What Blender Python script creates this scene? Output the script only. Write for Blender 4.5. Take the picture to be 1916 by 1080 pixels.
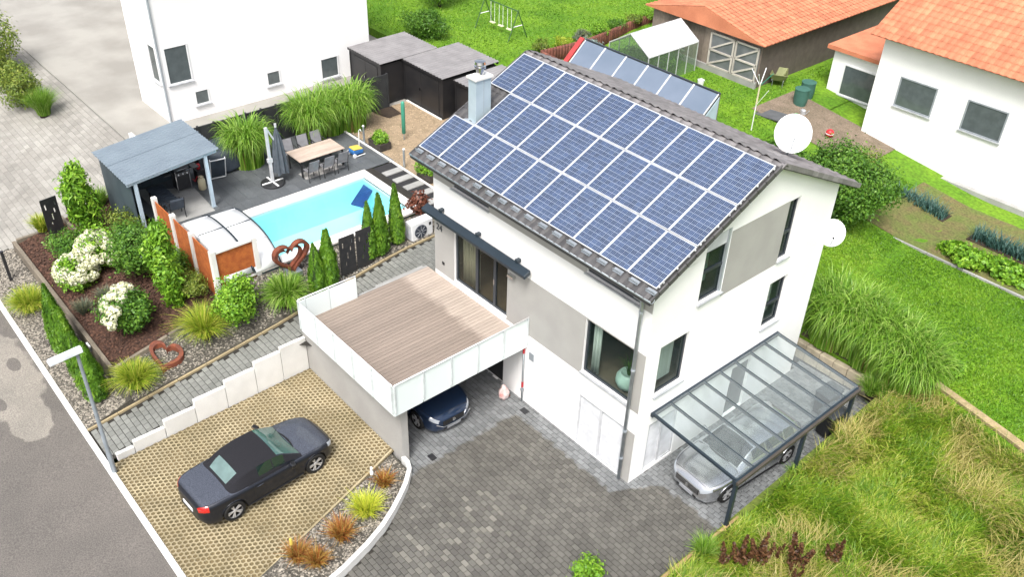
import bpy, bmesh, math, random
import numpy as np
from mathutils import Vector, Matrix, noise as mnoise
random.seed(7); RNG = np.random.default_rng(11)
R_ = math.radians
scene = bpy.context.scene
for o in list(bpy.data.objects): bpy.data.objects.remove(o)
COL = scene.collection

# ---------------------------------------------------------------- camera
cam_d = bpy.data.cameras.new('camera'); cam = bpy.data.objects.new('camera', cam_d); COL.objects.link(cam)
cam.location = (11.783, -15.602, 20.670)
cam.rotation_euler = (0.9540098, -0.0282704, 0.8569061)
cam_d.sensor_width = 36; cam_d.lens = 1712.83/1916*36; cam_d.clip_start = .1; cam_d.clip_end = 2000
scene.camera = cam
# ---------------------------------------------------------------- world, sun, exposure (bright overcast)
SUN_EL, SUN_TH = R_(58), R_(35)   # sun stands over the camera's side of the house
world = bpy.data.worlds.new('World'); scene.world = world; world.use_nodes = True
nt = world.node_tree; bg = nt.nodes['Background']
sky = nt.nodes.new('ShaderNodeTexSky'); sky.sky_type = 'NISHITA'; sky.sun_disc = False
sky.sun_elevation = SUN_EL; sky.sun_rotation = R_(180)-SUN_TH; sky.air_density = 1.0; sky.dust_density = 6.0; sky.ozone_density = 1.0
hsv = nt.nodes.new('ShaderNodeHueSaturation'); hsv.inputs['Saturation'].default_value = .5
nt.links.new(sky.outputs[0], hsv.inputs['Color']); nt.links.new(hsv.outputs[0], bg.inputs['Color'])
bg.inputs['Strength'].default_value = .125
sd = bpy.data.lights.new('sun', 'SUN'); sun = bpy.data.objects.new('sun', sd); COL.objects.link(sun)
sd.energy = 1.5; sd.angle = R_(16); sd.color = (1, .98, .94)
sun.rotation_euler = (R_(90)-SUN_EL, 0, SUN_TH)
sun.location = (0, 0, 40)
vs = scene.view_settings; vs.view_transform = 'Standard'; vs.look = 'None'; vs.exposure = 1.1; vs.gamma = 1; vs.use_curve_mapping = False

# ---------------------------------------------------------------- materials
MATS = {}
def _n(t, k, **kw):
    n = t.nodes.new(k)
    for a, v in kw.items(): setattr(n, a, v)
    return n
def mat(name, col, col2=None, rough=.7, scale=3., rnd=0., bump=0., bscale=40., metal=0., spec=.5, coat=0., detail=4., trans=0., alpha=1., fine=None, ior=1.45, contrast=(.35, .65), stretch=None):
    """col..col2 by world-space noise; rnd = brightness jitter per piece (face attribute + object random)."""
    if name in MATS: return MATS[name]
    m = bpy.data.materials.new(name); m.use_nodes = True; t = m.node_tree; b = t.nodes['Principled BSDF']
    L = t.links.new
    geo = _n(t, 'ShaderNodeNewGeometry'); vec = geo.outputs['Position']
    if stretch:
        mp = _n(t, 'ShaderNodeMapping'); mp.inputs['Scale'].default_value = stretch; L(vec, mp.inputs[0]); vec = mp.outputs[0]
    nz = _n(t, 'ShaderNodeTexNoise'); nz.inputs['Scale'].default_value = scale; nz.inputs['Detail'].default_value = detail; L(vec, nz.inputs['Vector'])
    mr = _n(t, 'ShaderNodeMapRange'); mr.inputs[1].default_value = contrast[0]; mr.inputs[2].default_value = contrast[1]; L(nz.outputs['Fac'], mr.inputs[0])
    mx = _n(t, 'ShaderNodeMix', data_type='RGBA'); c2 = col2 or tuple(c*.8 for c in col)
    mx.inputs['A'].default_value = (*col, 1); mx.inputs['B'].default_value = (*c2, 1); L(mr.outputs[0], mx.inputs['Factor'])
    out = mx.outputs['Result']
    if fine:      # finer second noise multiplies
        n2 = _n(t, 'ShaderNodeTexNoise'); n2.inputs['Scale'].default_value = fine[0]; n2.inputs['Detail'].default_value = 3; L(vec, n2.inputs['Vector'])
        r2 = _n(t, 'ShaderNodeMapRange'); r2.inputs[1].default_value = .3; r2.inputs[2].default_value = .7; r2.inputs[3].default_value = 1-fine[1]; r2.inputs[4].default_value = 1+fine[1]; L(n2.outputs['Fac'], r2.inputs[0])
        m2 = _n(t, 'ShaderNodeVectorMath', operation='SCALE'); L(out, m2.inputs[0]); L(r2.outputs[0], m2.inputs['Scale']); out = m2.outputs[0]
    if rnd:
        at = _n(t, 'ShaderNodeAttribute', attribute_name='rnd'); oi = _n(t, 'ShaderNodeObjectInfo')
        ad = _n(t, 'ShaderNodeMath', operation='ADD'); L(at.outputs['Fac'], ad.inputs[0]); L(oi.outputs['Random'], ad.inputs[1])
        fr = _n(t, 'ShaderNodeMath', operation='FRACT'); L(ad.outputs[0], fr.inputs[0])
        r3 = _n(t, 'ShaderNodeMapRange'); r3.inputs[3].default_value = 1-rnd; r3.inputs[4].default_value = 1+rnd; L(fr.outputs[0], r3.inputs[0])
        m3 = _n(t, 'ShaderNodeVectorMath', operation='SCALE'); L(out, m3.inputs[0]); L(r3.outputs[0], m3.inputs['Scale']); out = m3.outputs[0]
    L(out, b.inputs['Base Color'])
    b.inputs['Roughness'].default_value = rough; b.inputs['Metallic'].default_value = metal; b.inputs['Specular IOR Level'].default_value = spec
    b.inputs['Coat Weight'].default_value = coat; b.inputs['Coat Roughness'].default_value = .04; b.inputs['IOR'].default_value = ior
    if trans: b.inputs['Transmission Weight'].default_value = trans
    if bump:
        nb = _n(t, 'ShaderNodeTexNoise'); nb.inputs['Scale'].default_value = bscale; nb.inputs['Detail'].default_value = 3; L(vec, nb.inputs['Vector'])
        bp = _n(t, 'ShaderNodeBump'); bp.inputs['Strength'].default_value = bump; bp.inputs['Distance'].default_value = .02
        L(nb.outputs['Fac'], bp.inputs['Height']); L(bp.outputs[0], b.inputs['Normal'])
    MATS[name] = m; return m
def leafmat(name, cols, transl=.3, rough=.45, patch=None):
    """leaf/blade colour from a ramp over the per-leaf 'rnd' attribute"""
    if name in MATS: return MATS[name]
    m = bpy.data.materials.new(name); m.use_nodes = True; t = m.node_tree; b = t.nodes['Principled BSDF']; L = t.links.new
    at = _n(t, 'ShaderNodeAttribute', attribute_name='rnd'); cr = _n(t, 'ShaderNodeValToRGB')
    e = cr.color_ramp.elements
    while len(e) < len(cols): e.new(.5)
    for i, c in enumerate(cols): e[i].position = i/(len(cols)-1); e[i].color = (*c, 1)
    src = at.outputs['Fac']
    if patch:
        geo = _n(t, 'ShaderNodeNewGeometry'); nz = _n(t, 'ShaderNodeTexNoise'); nz.inputs['Scale'].default_value = patch[0]; nz.inputs['Detail'].default_value = 3
        L(geo.outputs['Position'], nz.inputs['Vector'])
        r = _n(t, 'ShaderNodeMapRange'); r.inputs[1].default_value = .32; r.inputs[2].default_value = .68; r.inputs[3].default_value = -patch[1]; r.inputs[4].default_value = patch[1]; L(nz.outputs['Fac'], r.inputs[0])
        ad = _n(t, 'ShaderNodeMath', operation='ADD', use_clamp=True); L(src, ad.inputs[0]); L(r.outputs[0], ad.inputs[1]); src = ad.outputs[0]
    L(src, cr.inputs[0]); L(cr.outputs[0], b.inputs['Base Color']); b.inputs['Roughness'].default_value = rough; b.inputs['Specular IOR Level'].default_value = .35
    tr = _n(t, 'ShaderNodeBsdfTranslucent'); L(cr.outputs[0], tr.inputs[0]); ms = _n(t, 'ShaderNodeMixShader'); ms.inputs[0].default_value = transl
    o = t.nodes['Material Output']; L(b.outputs[0], ms.inputs[1]); L(tr.outputs[0], ms.inputs[2]); L(ms.outputs[0], o.inputs['Surface'])
    MATS[name] = m; return m
def glassmat(name, col, transp=.6, rough=.03, frost=False, tint=(1, 1, 1)):
    """thin pane: part see-through, part glossy"""
    if name in MATS: return MATS[name]
    m = bpy.data.materials.new(name); m.use_nodes = True; t = m.node_tree; b = t.nodes['Principled BSDF']; L = t.links.new
    b.inputs['Base Color'].default_value = (*col, 1); b.inputs['Roughness'].default_value = rough; b.inputs['Specular IOR Level'].default_value = .8
    tr = _n(t, 'ShaderNodeBsdfTransparent'); tr.inputs[0].default_value = (*tint, 1); ms = _n(t, 'ShaderNodeMixShader')
    lw = _n(t, 'ShaderNodeLayerWeight'); lw.inputs[0].default_value = .5; pw = _n(t, 'ShaderNodeMath', operation='POWER'); pw.inputs[1].default_value = 4.; L(lw.outputs['Facing'], pw.inputs[0])
    ma = _n(t, 'ShaderNodeMath', operation='MULTIPLY_ADD', use_clamp=True); ma.inputs[1].default_value = .9; ma.inputs[2].default_value = 1-transp
    L(pw.outputs[0], ma.inputs[0]); L(ma.outputs[0], ms.inputs[0])
    o = t.nodes['Material Output']; L(tr.outputs[0], ms.inputs[1]); L(b.outputs[0], ms.inputs[2]); L(ms.outputs[0], o.inputs['Surface'])
    MATS[name] = m; return m

# ---------------------------------------------------------------- mesh building
def wloc(o):
    v = Vector((0, 0, 0))
    while o is not None: v += o.location; o = o.parent
    return v
class MB:
    def __init__(s): s.v = []; s.f = []; s.r = []; s.cur = 0.
    def add(s, vs, fs):
        n = len(s.v); s.v.extend(vs); s.f.extend([tuple(i+n for i in f) for f in fs]); s.r.extend([s.cur]*len(fs)); return s
    def quad(s, a, b, c, d): return s.add([a, b, c, d], [(0, 1, 2, 3)])
    def poly(s, pts): return s.add(list(pts), [tuple(range(len(pts)))])
    def box(s, x0, x1, y0, y1, z0, z1):
        return s.add([(x0,y0,z0),(x1,y0,z0),(x1,y1,z0),(x0,y1,z0),(x0,y0,z1),(x1,y0,z1),(x1,y1,z1),(x0,y1,z1)],
            [(0,3,2,1),(4,5,6,7),(0,1,5,4),(1,2,6,5),(2,3,7,6),(3,0,4,7)])
    def obox(s, c, d, rz=0, rx=0, ry=0):
        m = Matrix.Rotation(rz,3,'Z')@Matrix.Rotation(ry,3,'Y')@Matrix.Rotation(rx,3,'X'); c = Vector(c); h = [k/2 for k in d]
        P = [tuple(c+m@Vector((a*h[0],b*h[1],e*h[2]))) for e in (-1,1) for a,b in ((-1,-1),(1,-1),(1,1),(-1,1))]
        return s.add(P, [(0,3,2,1),(4,5,6,7),(0,1,5,4),(1,2,6,5),(2,3,7,6),(3,0,4,7)])
    def bar(s, p0, p1, w, h, up=(0,0,1)):
        p0 = Vector(p0); p1 = Vector(p1); d = (p1-p0).normalized(); u = Vector(up)
        if abs(d.dot(u)) > .99: u = Vector((1,0,0))
        a = d.cross(u).normalized(); b = a.cross(d).normalized()
        P = [tuple(p+a*w/2*i+b*h/2*j) for p in (p0,p1) for i,j in ((-1,-1),(1,-1),(1,1),(-1,1))]
        return s.add(P, [(3,2,1,0),(4,5,6,7),(0,1,5,4),(1,2,6,5),(2,3,7,6),(3,0,4,7)])
    def tube(s, pts, r, n=8, caps=True):
        pts = [Vector(p) for p in pts]; rs = r if isinstance(r,(list,tuple)) else [r]*len(pts); V = []; F = []; a = None
        for i, p in enumerate(pts):
            d = (pts[min(i+1,len(pts)-1)]-pts[max(i-1,0)]).normalized()
            if a is None:
                a = d.cross(Vector((0,0,1)) if abs(d.z) < .9 else Vector((1,0,0))).normalized()
            else: a = (a-d*a.dot(d)).normalized()
            b = d.cross(a)
            V += [tuple(p+(a*math.cos(2*math.pi*k/n)+b*math.sin(2*math.pi*k/n))*rs[i]) for k in range(n)]
        for i in range(len(pts)-1):
            F += [(i*n+k, i*n+(k+1)%n, (i+1)*n+(k+1)%n, (i+1)*n+k) for k in range(n)]
        if caps: F += [tuple(range(n))[::-1], tuple((len(pts)-1)*n+k for k in range(n))]
        return s.add(V, F)
    def lathe(s, prof, n=16, c=(0,0,0), axis='Z', caps=True):
        V = []; F = []
        for r, z in prof:
            for k in range(n):
                a = 2*math.pi*k/n; p = (r*math.cos(a), r*math.sin(a), z)
                if axis == 'Y': p = (p[0], p[2], -p[1])
                if axis == 'X': p = (p[2], p[0], p[1])
                V.append((p[0]+c[0], p[1]+c[1], p[2]+c[2]))
        for i in range(len(prof)-1): F += [(i*n+k, i*n+(k+1)%n, (i+1)*n+(k+1)%n, (i+1)*n+k) for k in range(n)]
        if caps: F += [tuple(range(n))[::-1], tuple((len(prof)-1)*n+k for k in range(n))]
        return s.add(V, F)
    def prism(s, poly, z0, z1):
        n = len(poly); V = [(p[0],p[1],z0) for p in poly]+[(p[0],p[1],z1) for p in poly]
        return s.add(V, [tuple(range(n))[::-1], tuple(range(n,2*n))]+[(k,(k+1)%n,n+(k+1)%n,n+k) for k in range(n)])
    def grid(s, rows):
        nr, nc = len(rows), len(rows[0])
        return s.add([tuple(p) for r in rows for p in r], [(i*nc+j, i*nc+j+1, (i+1)*nc+j+1, (i+1)*nc+j) for i in range(nr-1) for j in range(nc-1)])
    def build(s, name, m, parent=None, smooth=False, bevel=0, W=True, loc=None, stuff=False, solid=0):
        me = bpy.data.meshes.new(name); off = wloc(parent) if (W and parent) else Vector((0,0,0))
        if loc is not None: off = off+Vector(loc) if W else Vector(loc)
        vs = [(v[0]-off[0], v[1]-off[1], v[2]-off[2]) for v in s.v] if off.length else s.v
        me.from_pydata(vs, [], s.f)
        if any(s.r):
            at = me.attributes.new('rnd', 'FLOAT', 'FACE'); at.data.foreach_set('value', s.r)
        if smooth: me.polygons.foreach_set('use_smooth', [True]*len(me.polygons))
        return link(name, me, m, parent, bevel, loc if not (W and parent and loc is not None) else tuple(Vector(loc)), stuff, solid, smooth)
def link(name, me, m, parent=None, bevel=0, loc=None, stuff=False, solid=0, smooth=False):
    if m is not None and not me.materials: me.materials.append(m)
    o = bpy.data.objects.new(name, me); COL.objects.link(o)
    if parent: o.parent = parent
    if loc is not None: o.location = loc
    if solid: md = o.modifiers.new('solidify', 'SOLIDIFY'); md.thickness = solid; md.offset = 0
    if bevel:
        md = o.modifiers.new('bevel', 'BEVEL'); md.width = bevel; md.segments = 2; md.limit_method = 'ANGLE'; md.angle_limit = R_(35)
    if stuff: o['kind'] = 'stuff'
    return o
def smooth_angle(o, deg=35):
    me = o.data; me.polygons.foreach_set('use_smooth', [True]*len(me.polygons)); 
    bm = bmesh.new(); bm.from_mesh(me)
    for e in bm.edges:
        if len(e.link_faces) == 2 and e.calc_face_angle(0) > R_(deg): e.smooth = False
    bm.to_mesh(me); bm.free(); return o
def npmesh(name, V, F, rnd, m, parent=None, loc=None, stuff=False, smooth=False):
    V = np.asarray(V, np.float32); F = np.asarray(F, np.int32); k = F.shape[1]
    me = bpy.data.meshes.new(name); me.vertices.add(len(V)); me.vertices.foreach_set('co', V.ravel())
    me.loops.add(F.size); me.loops.foreach_set('vertex_index', F.ravel()); me.polygons.add(len(F))
    me.polygons.foreach_set('loop_start', np.arange(0, F.size, k, dtype=np.int32)); me.polygons.foreach_set('loop_total', np.full(len(F), k, np.int32))
    me.update(calc_edges=True)
    if smooth: me.polygons.foreach_set('use_smooth', np.ones(len(F), bool))
    if rnd is not None:
        at = me.attributes.new('rnd', 'FLOAT', 'FACE'); at.data.foreach_set('value', np.asarray(rnd, np.float32))
    return link(name, me, m, parent, 0, loc, stuff)
def tag(o, label, cat, group=None):
    o['label'] = label; o['category'] = cat
    if group: o['group'] = group
    return o
def thing(name, loc, label, cat, group=None, rz=0):
    o = bpy.data.objects.new(name, None); COL.objects.link(o); o.location = loc; o.rotation_euler = (0, 0, rz); o.empty_display_size = .2
    return tag(o, label, cat, group)
def struct(o): o['kind'] = 'structure'; return o
def copy_tree(o, parent=None):
    c = o.copy(); COL.objects.link(c); c.parent = parent
    for ch in list(o.children): copy_tree(ch, c)
    return c
def dup(o, loc, rz=None, label=None, group=None, scale=None):
    c = copy_tree(o); c.location = loc
    if rz is not None: c.rotation_euler = (0, 0, rz)
    if label: c['label'] = label
    if group: c['group'] = group
    if scale: c.scale = (scale,)*3
    return c
def lerp(x, xs, ys): return float(np.interp(x, xs, ys))
def nz2(x, y, s=1., seed=0.): return mnoise.noise(Vector((x*s, y*s, seed)))
# ================================================================ MATERIALS
WHITE = mat('white_render', (.86,.86,.86), (.81,.81,.81), rough=.85, scale=.6, bump=.15, bscale=180, fine=(25,.02))
GREY = mat('grey_render', (.37,.362,.345), (.335,.327,.312), rough=.9, scale=1.2, bump=.25, bscale=160, fine=(60,.06))
FRAME = mat('anthracite_frame', (.035,.042,.052), rough=.4, scale=2)
GREYP = mat('dark_blue_grey_paint', (.022,.033,.045), (.018,.028,.038), rough=.35, scale=2)
STEEL = mat('galvanised_steel', (.48,.52,.55), (.38,.42,.45), rough=.38, metal=.75, scale=5)
ZINC = mat('zinc_sheet', (.42,.46,.50), (.36,.40,.44), rough=.45, metal=.35, scale=3)
CHROME = mat('chrome', (.75,.75,.76), rough=.12, metal=1)
SILL = mat('light_metal_sill', (.55,.57,.60), rough=.4, metal=.3)
PVCW = mat('white_plastic', (.78,.79,.80), (.72,.73,.74), rough=.4, scale=2)
BLACK = mat('black_plastic', (.015,.016,.018), rough=.5)
DARKM = mat('black_metal', (.02,.021,.024), (.03,.03,.032), rough=.4, scale=6)
RUBBER = mat('rubber', (.012,.012,.012), rough=.75)
RUST = mat('corten_steel', (.45,.13,.03), (.32,.08,.02), rough=.85, scale=5, fine=(40,.22), bump=.2, bscale=60)
RUSTD = mat('dark_rusted_steel', (.20,.055,.025), (.10,.03,.018), rough=.8, scale=6, fine=(40,.2))
TILE = mat('roof_tile_anthracite', (.085,.083,.085), (.06,.058,.06), rough=.55, scale=4, rnd=.18, fine=(50,.12))
TILEB = mat('roof_tile_grey', (.20,.19,.192), (.155,.148,.15), rough=.6, scale=2, rnd=.2, fine=(40,.12))
PAVER = mat('driveway_paver', (.15,.14,.12), (.115,.108,.095), rough=.6, scale=.9, rnd=.22, fine=(60,.16), bump=.3, bscale=120)
PATHP = mat('path_paver', (.195,.20,.185), (.16,.164,.152), rough=.75, scale=.8, rnd=.13, fine=(60,.12), bump=.3, bscale=120)
JOINT = mat('joint_sand', (.03,.028,.023), (.022,.02,.017), rough=.95, scale=6)
CONC = mat('light_concrete', (.72,.715,.69), (.64,.635,.61), rough=.85, scale=1.5, rnd=.06, fine=(40,.05), bump=.2, bscale=80)
CONCG = mat('grey_concrete', (.34,.34,.33), (.27,.27,.26), rough=.9, scale=1.5, rnd=.08, fine=(40,.08), bump=.2, bscale=80)
GRASSP = mat('grass_paver_concrete', (.36,.305,.195), (.25,.21,.125), rough=.9, scale=.7, rnd=.12, fine=(25,.15), bump=.3, bscale=80)
PADSOIL = mat('pad_fill_gravel', (.155,.118,.06), (.10,.08,.04), rough=.95, scale=2.2, fine=(40,.3), bump=.5, bscale=60)
SOIL = mat('soil', (.05,.035,.024), (.032,.022,.016), rough=1, scale=2, fine=(20,.2), bump=.6, bscale=30)
TERR = mat('dark_terrace_tile', (.10,.108,.115), (.075,.082,.088), rough=.5, scale=1.1, rnd=.13, fine=(22,.18))
GRAVELY = mat('tan_gravel', (.33,.25,.165), (.25,.19,.12), rough=.95, scale=2.5, fine=(45,.3), bump=.7, bscale=55)
BGRAV = mat('black_gravel', (.03,.03,.032), (.018,.018,.02), rough=.9, scale=20, bump=.7, bscale=60)
NPAVE = mat('pale_paver', (.29,.28,.255), (.22,.21,.19), rough=.85, scale=.5, rnd=.12, fine=(40,.12), bump=.3, bscale=60)
DECK = mat('composite_deck', (.245,.20,.167), (.218,.178,.149), rough=.7, scale=.7, rnd=.06, fine=(30,.06), stretch=(1,.15,1))
def deck_dry():   # dry pale band along the house wall where the eaves keep the rain off
    t = DECK.node_tree; L = t.links.new; b = t.nodes['Principled BSDF']; src = b.inputs['Base Color'].links[0].from_socket
    geo = _n(t,'ShaderNodeNewGeometry'); sp = _n(t,'ShaderNodeSeparateXYZ'); L(geo.outputs['Position'],sp.inputs[0]); nz = _n(t,'ShaderNodeTexNoise'); nz.inputs['Scale'].default_value = 2.; L(geo.outputs['Position'],nz.inputs['Vector'])
    a = _n(t,'ShaderNodeMath',operation='MULTIPLY_ADD'); a.inputs[1].default_value = .5; L(nz.outputs['Fac'],a.inputs[0]); L(sp.outputs['Y'],a.inputs[2])
    mr = _n(t,'ShaderNodeMapRange'); mr.inputs[1].default_value = -1.0; mr.inputs[2].default_value = -.72; L(a.outputs[0],mr.inputs[0])
    mx = _n(t,'ShaderNodeMix',data_type='RGBA'); L(mr.outputs[0],mx.inputs['Factor']); L(src,mx.inputs['A']); sc = _n(t,'ShaderNodeVectorMath',operation='MULTIPLY'); L(src,sc.inputs[0]); sc.inputs[1].default_value = (1.55,1.6,1.62); L(sc.outputs[0],mx.inputs['B']); L(mx.outputs['Result'],b.inputs['Base Color'])
deck_dry()
FROST = glassmat('frosted_glass', (.75,.82,.82), transp=.04, rough=.3, tint=(.9,.97,.97))
CLEAR = glassmat('clear_glass', (.5,.54,.55), transp=.91, rough=.04, tint=(.94,.97,.97))
WINGL = glassmat('window_glass', (.03,.05,.05), transp=.88, rough=.02, tint=(.90,.95,.93))
DOORGL = glassmat('door_glass', (.04,.045,.04), transp=.82, rough=.02, tint=(.85,.85,.78))
TIMBER = mat('weathered_timber', (.20,.17,.13), (.13,.11,.085), rough=.9, scale=2, fine=(30,.2), stretch=(.4,1,1), rnd=.15)
TIMBD = mat('dark_timber', (.06,.052,.045), (.04,.034,.03), rough=.9, scale=3, fine=(30,.2), rnd=.2)
WOODT = mat('table_wood', (.44,.36,.30), (.37,.295,.24), rough=.6, scale=3, rnd=.12, stretch=(1,.2,1), fine=(30,.1))
SHEDB = mat('black_shed_sheet', (.016,.016,.018), (.024,.023,.024), rough=.4, scale=1.5)
SHEDR = mat('shed_roof_sheet', (.27,.26,.26), (.21,.202,.203), rough=.45, scale=1.5, metal=.2)
SHELR = mat('shelter_roof_sheet', (.15,.19,.225), (.13,.165,.20), rough=.42, scale=1.2)
SHELW = mat('shelter_wall', (.06,.085,.10), (.045,.065,.08), rough=.55, scale=1.2)
LBLUE = mat('pale_blue_steel', (.42,.52,.60), (.38,.47,.55), rough=.45, scale=3)
FENCE = mat('charcoal_fence', (.032,.034,.036), (.022,.024,.026), rough=.7, scale=2, rnd=.2)
POOLW = mat('pool_liner', (.56,.86,.90), (.52,.84,.88), rough=.5, scale=1)
COPING = mat('pool_coping', (.74,.72,.70), (.68,.66,.64), rough=.8, scale=2, rnd=.06, fine=(40,.05))
TERRAC = mat('terracotta_tile', (.52,.19,.10), (.42,.145,.075), rough=.75, scale=1.5, rnd=.16, fine=(20,.1))
PALIS = mat('brown_palisade', (.21,.075,.05), (.12,.05,.038), rough=.9, scale=4, rnd=.25, fine=(30,.2))
REDP = mat('red_painted_metal', (.42,.05,.05), rough=.5)
BARNW = mat('barn_boards', (.22,.18,.15), (.16,.13,.11), rough=.9, scale=2, rnd=.15, fine=(25,.15), stretch=(1,1,.2))
BARNP = mat('whitewashed_timber', (.50,.46,.42), (.40,.37,.34), rough=.85, scale=3, rnd=.1)
MULCH = mat('bark_mulch', (.075,.038,.025), (.042,.023,.017), rough=1, scale=9, fine=(40,.4), bump=.9, bscale=45)
MULCHC = mat('bark_chip', (.10,.05,.033), (.055,.03,.022), rough=1, scale=9, rnd=.45)
PEBB = mat('pebble_base', (.085,.078,.062), (.05,.047,.04), rough=.95, scale=15, fine=(50,.35), bump=.8, bscale=45)
STONE = mat('mixed_pebble', (.24,.215,.175), (.13,.12,.105), rough=.8, scale=25, rnd=.8)
CURTAIN = mat('curtain', (.80,.82,.78), (.62,.64,.60), rough=.9, scale=14, stretch=(1,1,.02))
ROOMD = mat('room_dark', (.13,.125,.11), rough=.9)
ROOMF = mat('room_floor', (.20,.15,.11), rough=.6)
TARP = mat('blue_grey_tarp', (.05,.065,.085), (.035,.045,.06), rough=.6, scale=3, bump=.4, bscale=8)
FABRIC = mat('grey_fabric', (.085,.10,.12), (.06,.075,.09), rough=.9, scale=6, bump=.2, bscale=90)
MESHF = mat('grey_mesh_fabric', (.22,.22,.235), (.18,.18,.19), rough=.8, scale=5)
RED = mat('red_plastic', (.55,.03,.04), rough=.4); GREENPL = mat('green_plastic', (.05,.28,.19), (.04,.22,.15), rough=.5)
YELLOW = mat('yellow_plastic', (.70,.52,.10), rough=.45); BLUEPL = mat('blue_plastic', (.04,.16,.42), rough=.4); CREAM = mat('cream_enamel', (.62,.56,.38), (.54,.48,.32), rough=.45)
BARK = mat('bark', (.09,.065,.045), (.06,.042,.03), rough=.95, scale=8, bump=.5, bscale=40)
# foliage ramps (dark .. light)
LAWN = leafmat('lawn_blade', [(.05,.14,.006),(.10,.24,.008),(.16,.31,.014),(.26,.38,.04)], patch=(.45,.34))
WILD = leafmat('wild_blade', [(.08,.18,.008),(.15,.28,.014),(.24,.35,.025),(.40,.43,.07),(.52,.48,.15)], patch=(.9,.16))
MISC = leafmat('miscanthus_blade', [(.05,.13,.010),(.12,.27,.020),(.22,.39,.04),(.42,.54,.16)])
PENN = leafmat('fountain_grass_blade', [(0.107,0.217,0.016),(0.244,0.362,0.023),(0.426,0.493,0.052),(0.579,0.551,0.117)])
YELG = leafmat('yellow_sedge_blade', [(0.244,0.348,0.026),(0.518,0.580,0.052),(0.761,0.725,0.117)])
REDG = leafmat('red_sedge_blade', [(0.244,0.072,0.020),(0.396,0.145,0.039),(0.335,0.246,0.052),(0.548,0.319,0.104)])
THUJA = leafmat('thuja_spray', [(0.033,0.090,0.008),(0.069,0.174,0.013),(0.129,0.275,0.020),(0.213,0.348,0.033)])
LEAFM = leafmat('bright_leaf', [(0.061,0.160,0.013),(0.129,0.290,0.021),(0.228,0.435,0.033),(0.365,0.551,0.065)])
LEAFD = leafmat('deep_leaf', [(0.033,0.094,0.016),(0.069,0.174,0.021),(0.122,0.261,0.029),(0.198,0.348,0.046)])
LEAFO = leafmat('olive_leaf', [(0.061,0.109,0.016),(0.122,0.189,0.026),(0.213,0.275,0.039),(0.365,0.392,0.091)])
FLOW = leafmat('hydrangea_petal', [(.66,.70,.40),(.84,.84,.62),(.9,.9,.8)])
LAV = leafmat('lavender_leaf', [(.11,.15,.10),(.18,.21,.15),(.26,.23,.13)])
LEEK = leafmat('leek_blade', [(.03,.085,.07),(.06,.14,.12),(.10,.20,.17)])
DRYP = leafmat('dry_brown_leaf', [(.09,.03,.018),(.18,.06,.035),(.30,.13,.09)])
DOCK = leafmat('rusty_seed_head', [(.06,.028,.014),(.11,.05,.024),(.18,.09,.04)])
# ================================================================ LEVELS
CAMP = np.array(cam.location)
_cm = cam.rotation_euler.to_matrix()
def inview(x, y, z, m=.04):
    q = _cm.transposed() @ (Vector((x, y, z))-cam.location)
    if q.z > -.1: return False
    u = -q.x/q.z*1712.83/958; v = -q.y/q.z*1712.83/540
    return abs(u) < 1+m and abs(v) < 1+m
def cdist(x, y, z): return math.dist((x, y, z), tuple(cam.location))
def z_street(x): return lerp(x, [-60,-22,-12,-6,12], [2.2,.5,.1,0,-.15])
def z_path(y): return lerp(y, [-11.6,-5,-1.5,0,4], [.1,1.4,2.1,2.35,2.5])
def x_pathl(y): return lerp(y, [-11.6,-5,1.2,4], [-12.2,-11.75,-11.7,-11.7])
def h_bed(y): return lerp(y, [-10.1,-6.2], [1.15,2.1])
def h_back(x, y):
    s = min(1, max(0, (y-8)/2)); return lerp(y, [-10,0,9,12], [.15,.3,.72,1.0])+lerp(x, [-22.3,-21.9,-12,-1], [2.0,1.5,1.4,0])*s
def h_neigh(x, y):
    a = lerp(y, [-11.6,-4], [z_street(x)+.02, 2.5]); return a
def patch(name, x0, x1, y0, y1, fn, step, m, skirt=0, xl=None, xr=None):
    nx = max(2, int((x1-x0)/step)+1); ny = max(2, int((y1-y0)/step)+1); rows = []
    for j in range(ny):
        y = y0+(y1-y0)*j/(ny-1); a = xl(y) if xl else x0; b = xr(y) if xr else x1
        rows.append([(a+(b-a)*i/(nx-1), y, fn(a+(b-a)*i/(nx-1), y)) for i in range(nx)])
    mb = MB().grid(rows)
    if skirt:
        rim = rows[0]+[r[-1] for r in rows[1:]]+rows[-1][::-1][1:]+[r[0] for r in rows[::-1]][1:]
        for a, b in zip(rim, rim[1:]): mb.quad((a[0],a[1],a[2]-skirt), (b[0],b[1],b[2]-skirt), b, a)
    o = mb.build(name, m, smooth=not skirt); return struct(o)
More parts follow.
